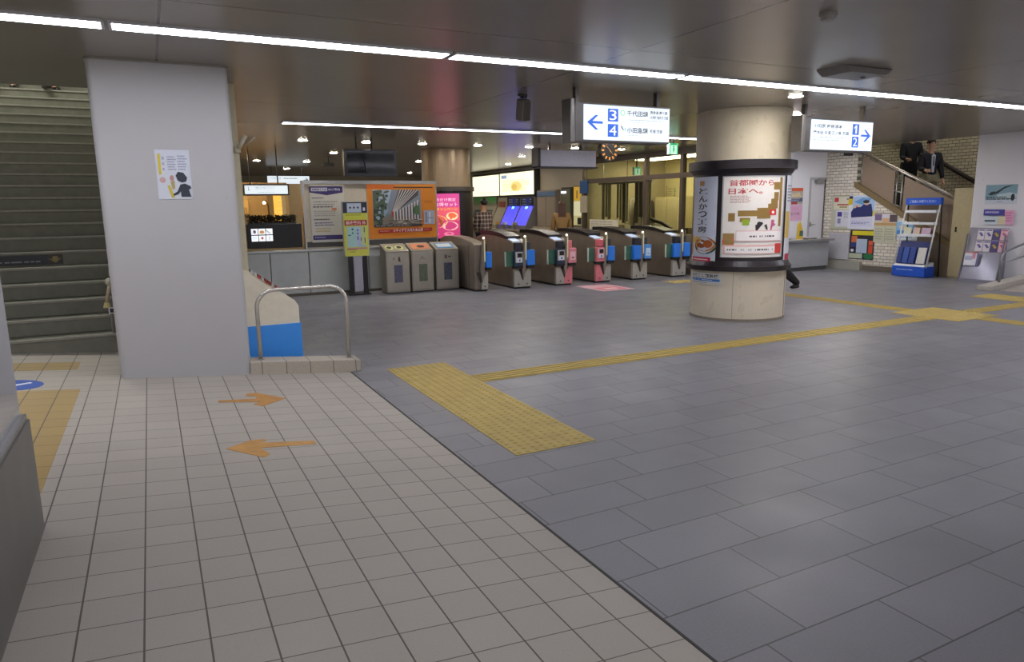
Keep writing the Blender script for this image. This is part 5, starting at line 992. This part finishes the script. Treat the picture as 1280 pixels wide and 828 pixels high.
def person(label, loc_, rz, H=1.72, legs=((.1, .1), (-.1, .2)), arms=((.1, .2), (-.1, .2)), top='#22242c', low='#24252c', hair='#1c1714', shoe='#151314', skinc='#c99a7c', shirt=None, longhair=False, dress=False, plaid=False, arm_side=.12, head_turn=0., z0=0., bag=False):
    t = thing('person', label, 'person', loc_, rz); k = H/1.72; SKN = mat(skinc, .5)
    hipz = .90*k; P = {}; E_ = []
    leg = []
    for s, (th, kn) in zip((-1, 1), legs):
        hp = Vector((s*.09*k, 0, hipz-.02)); kne = pol(hp, .43*k, th, s*.02); an = pol(kne, .41*k, th-kn, s*.0); leg.append((hp, kne, an, th-kn))
    low_ = min(l[2].z for l in leg)-.075*k; dz = -low_
    D = Vector((0, 0, dz))
    hipc = Vector((0, 0, hipz))+D
    P['pel'] = (hipc, (.13*k, .10*k)); P['waist'] = (hipc+Vector((0, 0, .16*k)), (.115*k, .085*k)); P['chest'] = (hipc+Vector((0, .0, .36*k)), (.145*k, .10*k)); P['neckb'] = (hipc+Vector((0, .01, .51*k)), (.06*k, .055*k))
    P['neck'] = (hipc+Vector((0, -.005, .57*k)), .05*k); P['jaw'] = (hipc+Vector((0, -.025*k, .635*k)), (.06*k, .068*k)); P['brow'] = (hipc+Vector((0, -.005, .72*k)), (.073*k, .088*k)); P['crown'] = (hipc+Vector((0, .005, .785*k)), (.055*k, .062*k))
    E_ += [('pel', 'waist'), ('waist', 'chest'), ('chest', 'neckb'), ('neckb', 'neck'), ('neck', 'jaw'), ('jaw', 'brow'), ('brow', 'crown')]
    hands = []
    for i, s in enumerate((-1, 1)):
        hp, kne, an, a_ = leg[i]; hp, kne, an = hp+D, kne+D, an+D; n = str(i)
        P['hip'+n] = (hp, .085*k); P['kn'+n] = (kne, .056*k); P['calf'+n] = (kne.lerp(an, .35), .055*k); P['an'+n] = (an, .036*k)
        toe = an+Vector((0, -.09*k*math.cos(a_*.4), -.045*k)); heel = an+Vector((0, .035*k, -.04*k)); P['toe'+n] = (toe, (.04*k, .022*k))
        E_ += [('pel', 'hip'+n), ('hip'+n, 'kn'+n), ('kn'+n, 'calf'+n), ('calf'+n, 'an'+n), ('an'+n, 'toe'+n)]
        sh = hipc+Vector((s*.185*k, 0, .46*k)); ua, fa = arms[i]; el = pol(sh, .29*k, ua, s*arm_side); wr = pol(el, .25*k, ua+fa, s*arm_side*.3); dr = (wr-el).normalized()
        P['sh'+n] = (sh, .058*k); P['el'+n] = (el, .042*k); P['wr'+n] = (wr, .027*k); pm = wr+dr*.06*k; P['pm'+n] = (pm, (.036*k, .018*k))
        E_ += [('chest', 'sh'+n), ('sh'+n, 'el'+n), ('el'+n, 'wr'+n), ('wr'+n, 'pm'+n)]
        sd = dr.cross(Vector((1, 0, 0))).normalized()
        for f, (off, ln) in enumerate(((-.027, .075), (-.009, .085), (.009, .08), (.026, .062))):
            b0 = pm+sd*off*k+dr*.02*k; b1 = b0+dr*ln*.5*k; b2 = b1+(dr*.8+Vector((-s*.5, 0, 0))).normalized()*ln*.5*k
            P['f%d%d' % (i, f)] = (b1, .009*k); P['g%d%d' % (i, f)] = (b2, .008*k); E_ += [('pm'+n, 'f%d%d' % (i, f)), ('f%d%d' % (i, f), 'g%d%d' % (i, f))]
        b1 = wr+dr*.045*k-sd*.04*k; b2 = b1+dr*.04*k-sd*.008*k; P['t'+n] = (b1, .011*k); P['u'+n] = (b2, .009*k); E_ += [('wr'+n, 't'+n), ('t'+n, 'u'+n)]
    body = skin('body', P, E_, SKN, t)
    hc = P['brow'][0]; FX = Vector((0, -1, 0))
    # face
    MB().ball(tuple(hc+Vector((0, -.088*k, -.03*k))), .014*k, SKN, 8, (1, 1.3, 1.6)).build('nose', None, t)
    for s in (-1, 1):
        MB().ball(tuple(hc+Vector((s*.03*k, -.078*k, -.002))), .011*k, mat('#1d1714', .3), 8, (1.3, .5, .7)).build('eye', None, t)
        MB().ball(tuple(hc+Vector((s*.076*k, .0, -.02*k))), .026*k, SKN, 8, (.35, .7, 1)).build('ear', None, t)
    MB().ball(tuple(hc+Vector((0, -.080*k, -.072*k))), .02*k, mat('#9c5a4e', .5), 8, (1.1, .4, .3)).build('mouth', None, t)
    Hm = MB().ball(tuple(hc+Vector((0, .022*k, .028*k))), .094*k, mat(hair, .5), 14, (.93, 1.0, .88))
    if longhair: Hm.prism([(-.085*k, .04*k), (.085*k, .04*k), (.10*k, -.30*k), (-.10*k, -.30*k)], 'y', .02*k, .10*k, mat(hair, .5)).v[-8:]
    if longhair: Hm.v[-8:] = [v+hc for v in Hm.v[-8:]]
    Hm.build('hair', None, t)
    # clothing, each one skinned a little outside the body
    TM = mat(top, .7, 0, .06, 60)
    if plaid:
        n = NT(.8, .2); fx = edge_line(n, n.M('FRACT', n.M('DIVIDE', n.x, .09)), .09, .03); fz = edge_line(n, n.M('FRACT', n.M('DIVIDE', n.z, .09)), .09, .03)
        n.L(n.mix(n.M('MULTIPLY', n.M('ADD', fx, fz), .5), tuple(lin('#4a3a36')), tuple(lin('#a8978e'))), n.b.inputs['Base Color']); TM = n.m
    f = lambda key, a: (P[key][0], tuple((x+a) for x in (P[key][1] if isinstance(P[key][1], tuple) else (P[key][1],)*2)))
    up = {q: f(q, .022) for q in ('chest', 'waist', 'neckb', 'sh0', 'sh1', 'el0', 'el1', 'wr0', 'wr1')}; up['chest'] = f('chest', .02)
    up['hem'] = (hipc+Vector((0, 0, -.06*k)), (.165*k, .13*k)); up['wr0'] = (P['el0'][0].lerp(P['wr0'][0], .95 if not plaid else .2), (.042*k,)*2); up['wr1'] = (P['el1'][0].lerp(P['wr1'][0], .95 if not plaid else .2), (.042*k,)*2)
    skin('jacket' if not plaid else 'shirt', up, [('chest', 'waist'), ('waist', 'hem'), ('chest', 'neckb'), ('chest', 'sh0'), ('sh0', 'el0'), ('el0', 'wr0'), ('chest', 'sh1'), ('sh1', 'el1'), ('el1', 'wr1')], TM, t)
    if shirt:
        MB().prism([(-.022*k, -.12), (.022*k, -.12), (.034*k, .24*k), (.0, .27*k), (-.034*k, .24*k)], 'y', -.134*k, -.10*k, mat(shirt, .6)).shift(hipc+Vector((0, .0, .22*k))).build('shirt_front', None, t)
        MB().prism([(-.012, .0), (.012, .0), (.01, .2*k), (-.01, .2*k)], 'y', -.138*k, -.134*k, mat('#2c3350', .6)).shift(hipc+Vector((0, .0, .24*k))).build('tie', None, t)
    LMm = mat(low, .75, 0, .05, 60)
    if dress:
        MB().cyl((0, 0), .24*k, hipc.z-.42*k, hipc.z+.1*k, LMm, 20, .14*k).build('skirt', None, t)
    lo2 = {'pel': (P['pel'][0], (.14*k, .11*k))}; ed = []
    for n in '01':
        for q, a in (('hip', .022), ('kn', .022), ('calf', .02)): lo2[q+n] = f(q+n, a)
        lo2['an'+n] = (P['calf'+n][0].lerp(P['an'+n][0], 1.04), (.052*k,)*2); ed += [('pel', 'hip'+n), ('hip'+n, 'kn'+n), ('kn'+n, 'calf'+n), ('calf'+n, 'an'+n)]
    if not dress: skin('trousers', lo2, ed, LMm, t)
    for n in '01':
        an = P['an'+n][0]; toe = P['toe'+n][0]; d_ = toe-an
        skin('shoe', {'a': (an+Vector((0, .015, -.035*k)), (.050*k, .044*k)), 'b': (an+d_*.5+Vector((0, 0, -.015*k)), (.052*k, .042*k)), 'c': (toe+Vector((0, -.085*k, -.005*k)), (.046*k, .032*k))}, [('a', 'b'), ('b', 'c')], mat(shoe, .3), t, 1)
    if bag: MB().prism([(-.17, -.12), (.17, -.12), (.15, .12), (-.15, .12)], 'y', -.05, .05, mat('#17171c', .4)).tube([(-.07, 0, .12), (-.06, 0, .19), (.06, 0, .19), (.07, 0, .12)], .01, BLACK, 8).shift(P['pm0'][0]+Vector((0, 0, -.2))).build('held_bag', None, t, .01)
    return t
# man in the checked shirt beyond the gates
q = onY(604, 290, 14.6)
person('man seen from behind in a checked shirt and jeans beyond the ticket gates', (q.x+.02, 14.6, 0), math.pi+.3, 1.70, legs=((.22, .1), (-.15, .2)), arms=((.15, .5), (.2, .5)), plaid=True, low='#2c3440', skinc='#b98a6c')
q = onY(702, 290, 14.6)
person('person with long brown hair and a mustard brown top standing beyond the third gate', (q.x, 14.6, 0), math.pi-.4, 1.62, top='#8a6a3c', low='#6d5a45', hair='#4a3024', longhair=True, arms=((.1, .3), (.1, .3)))
# two on the right stairs
def on_stair(y): return .16*(math.floor((y-8.1)/.28)+1)
qa = onX(1163, 200, 15.4); zz = on_stair(qa.y)
person('person in a dark jacket and pale shirt coming down the right stairs, nearer the rack', (15.4, qa.y, zz), -.5, 1.74, legs=((.35, .3), (-.05, .25)), arms=((.15, 1.3), (.1, .3)), top='#15161f', low='#8f8a70', shirt='#cfd6e6', skinc='#d2a488')
qb = onX(1138, 200, 15.8); zz = on_stair(qb.y)
person('person in a black suit with a bag coming down the right stairs behind the balustrade', (15.8, qb.y, zz), -.5, 1.70, legs=((.3, .3), (-.1, .25)), arms=((.2, 1.2), (.15, 1.0)), top='#14141c', low='#1b1c24', bag=True)
# passer-by hidden behind the round column, one foot trailing
q = onZ(984, 372)
person('dark clothed walker behind the round column, only one trailing shoe showing', (q.x-.33, q.y+.05, 0), -math.pi/2, 1.70, legs=((.45, .1), (-.42, .55)), arms=((-.3, .2), (.3, .3)), top='#1a1b22', low='#191a20')
# two people standing high on the left stairs, only their shoes below the ceiling edge
for px, lab in ((7, 'person on the upper left stairs, only dark shoes showing at the left edge'), (61, 'person on the upper left stairs, only shoes showing beside the white pillar')):
    best = min(range(12, 26), key=lambda k: abs((lambda pp: pp)(0)) if False else abs((Vector((0, 0, EYE))+ray(px, 110)*((Y0+TR*k+.12)/ray(px, 110).y)).z-(Z0+RS*(k+1)+.04)))
    y = Y0+TR*best+.14; q = onY(px, 110, y)
    person(lab, (q.x, y, Z0+RS*(best+1)), 0 if px < 30 else .5, 1.70, legs=((.12, .05), (-.05, .05)), top='#20222c', low='#22242c')

q = onY(300, 178, YC); t = thing('wall_bracket', 'slanted pale tube bracket at the top of the cream post behind the pillar', 'bracket', (q.x, YC, q.z))
MB().tube([(-.02, 0, -.06), (.05, -.05, .06)], .02, mat('#d8d2bd')).tube([(.05, .02, -.03), (.14, -.02, .05)], .008, mat('#b9b4a2'), 8).build('tube', None, t); MB().box((-.05, -.01, -.10), (.0, .04, -.04), mat('#cfc7a8')).build('mount', None, t)
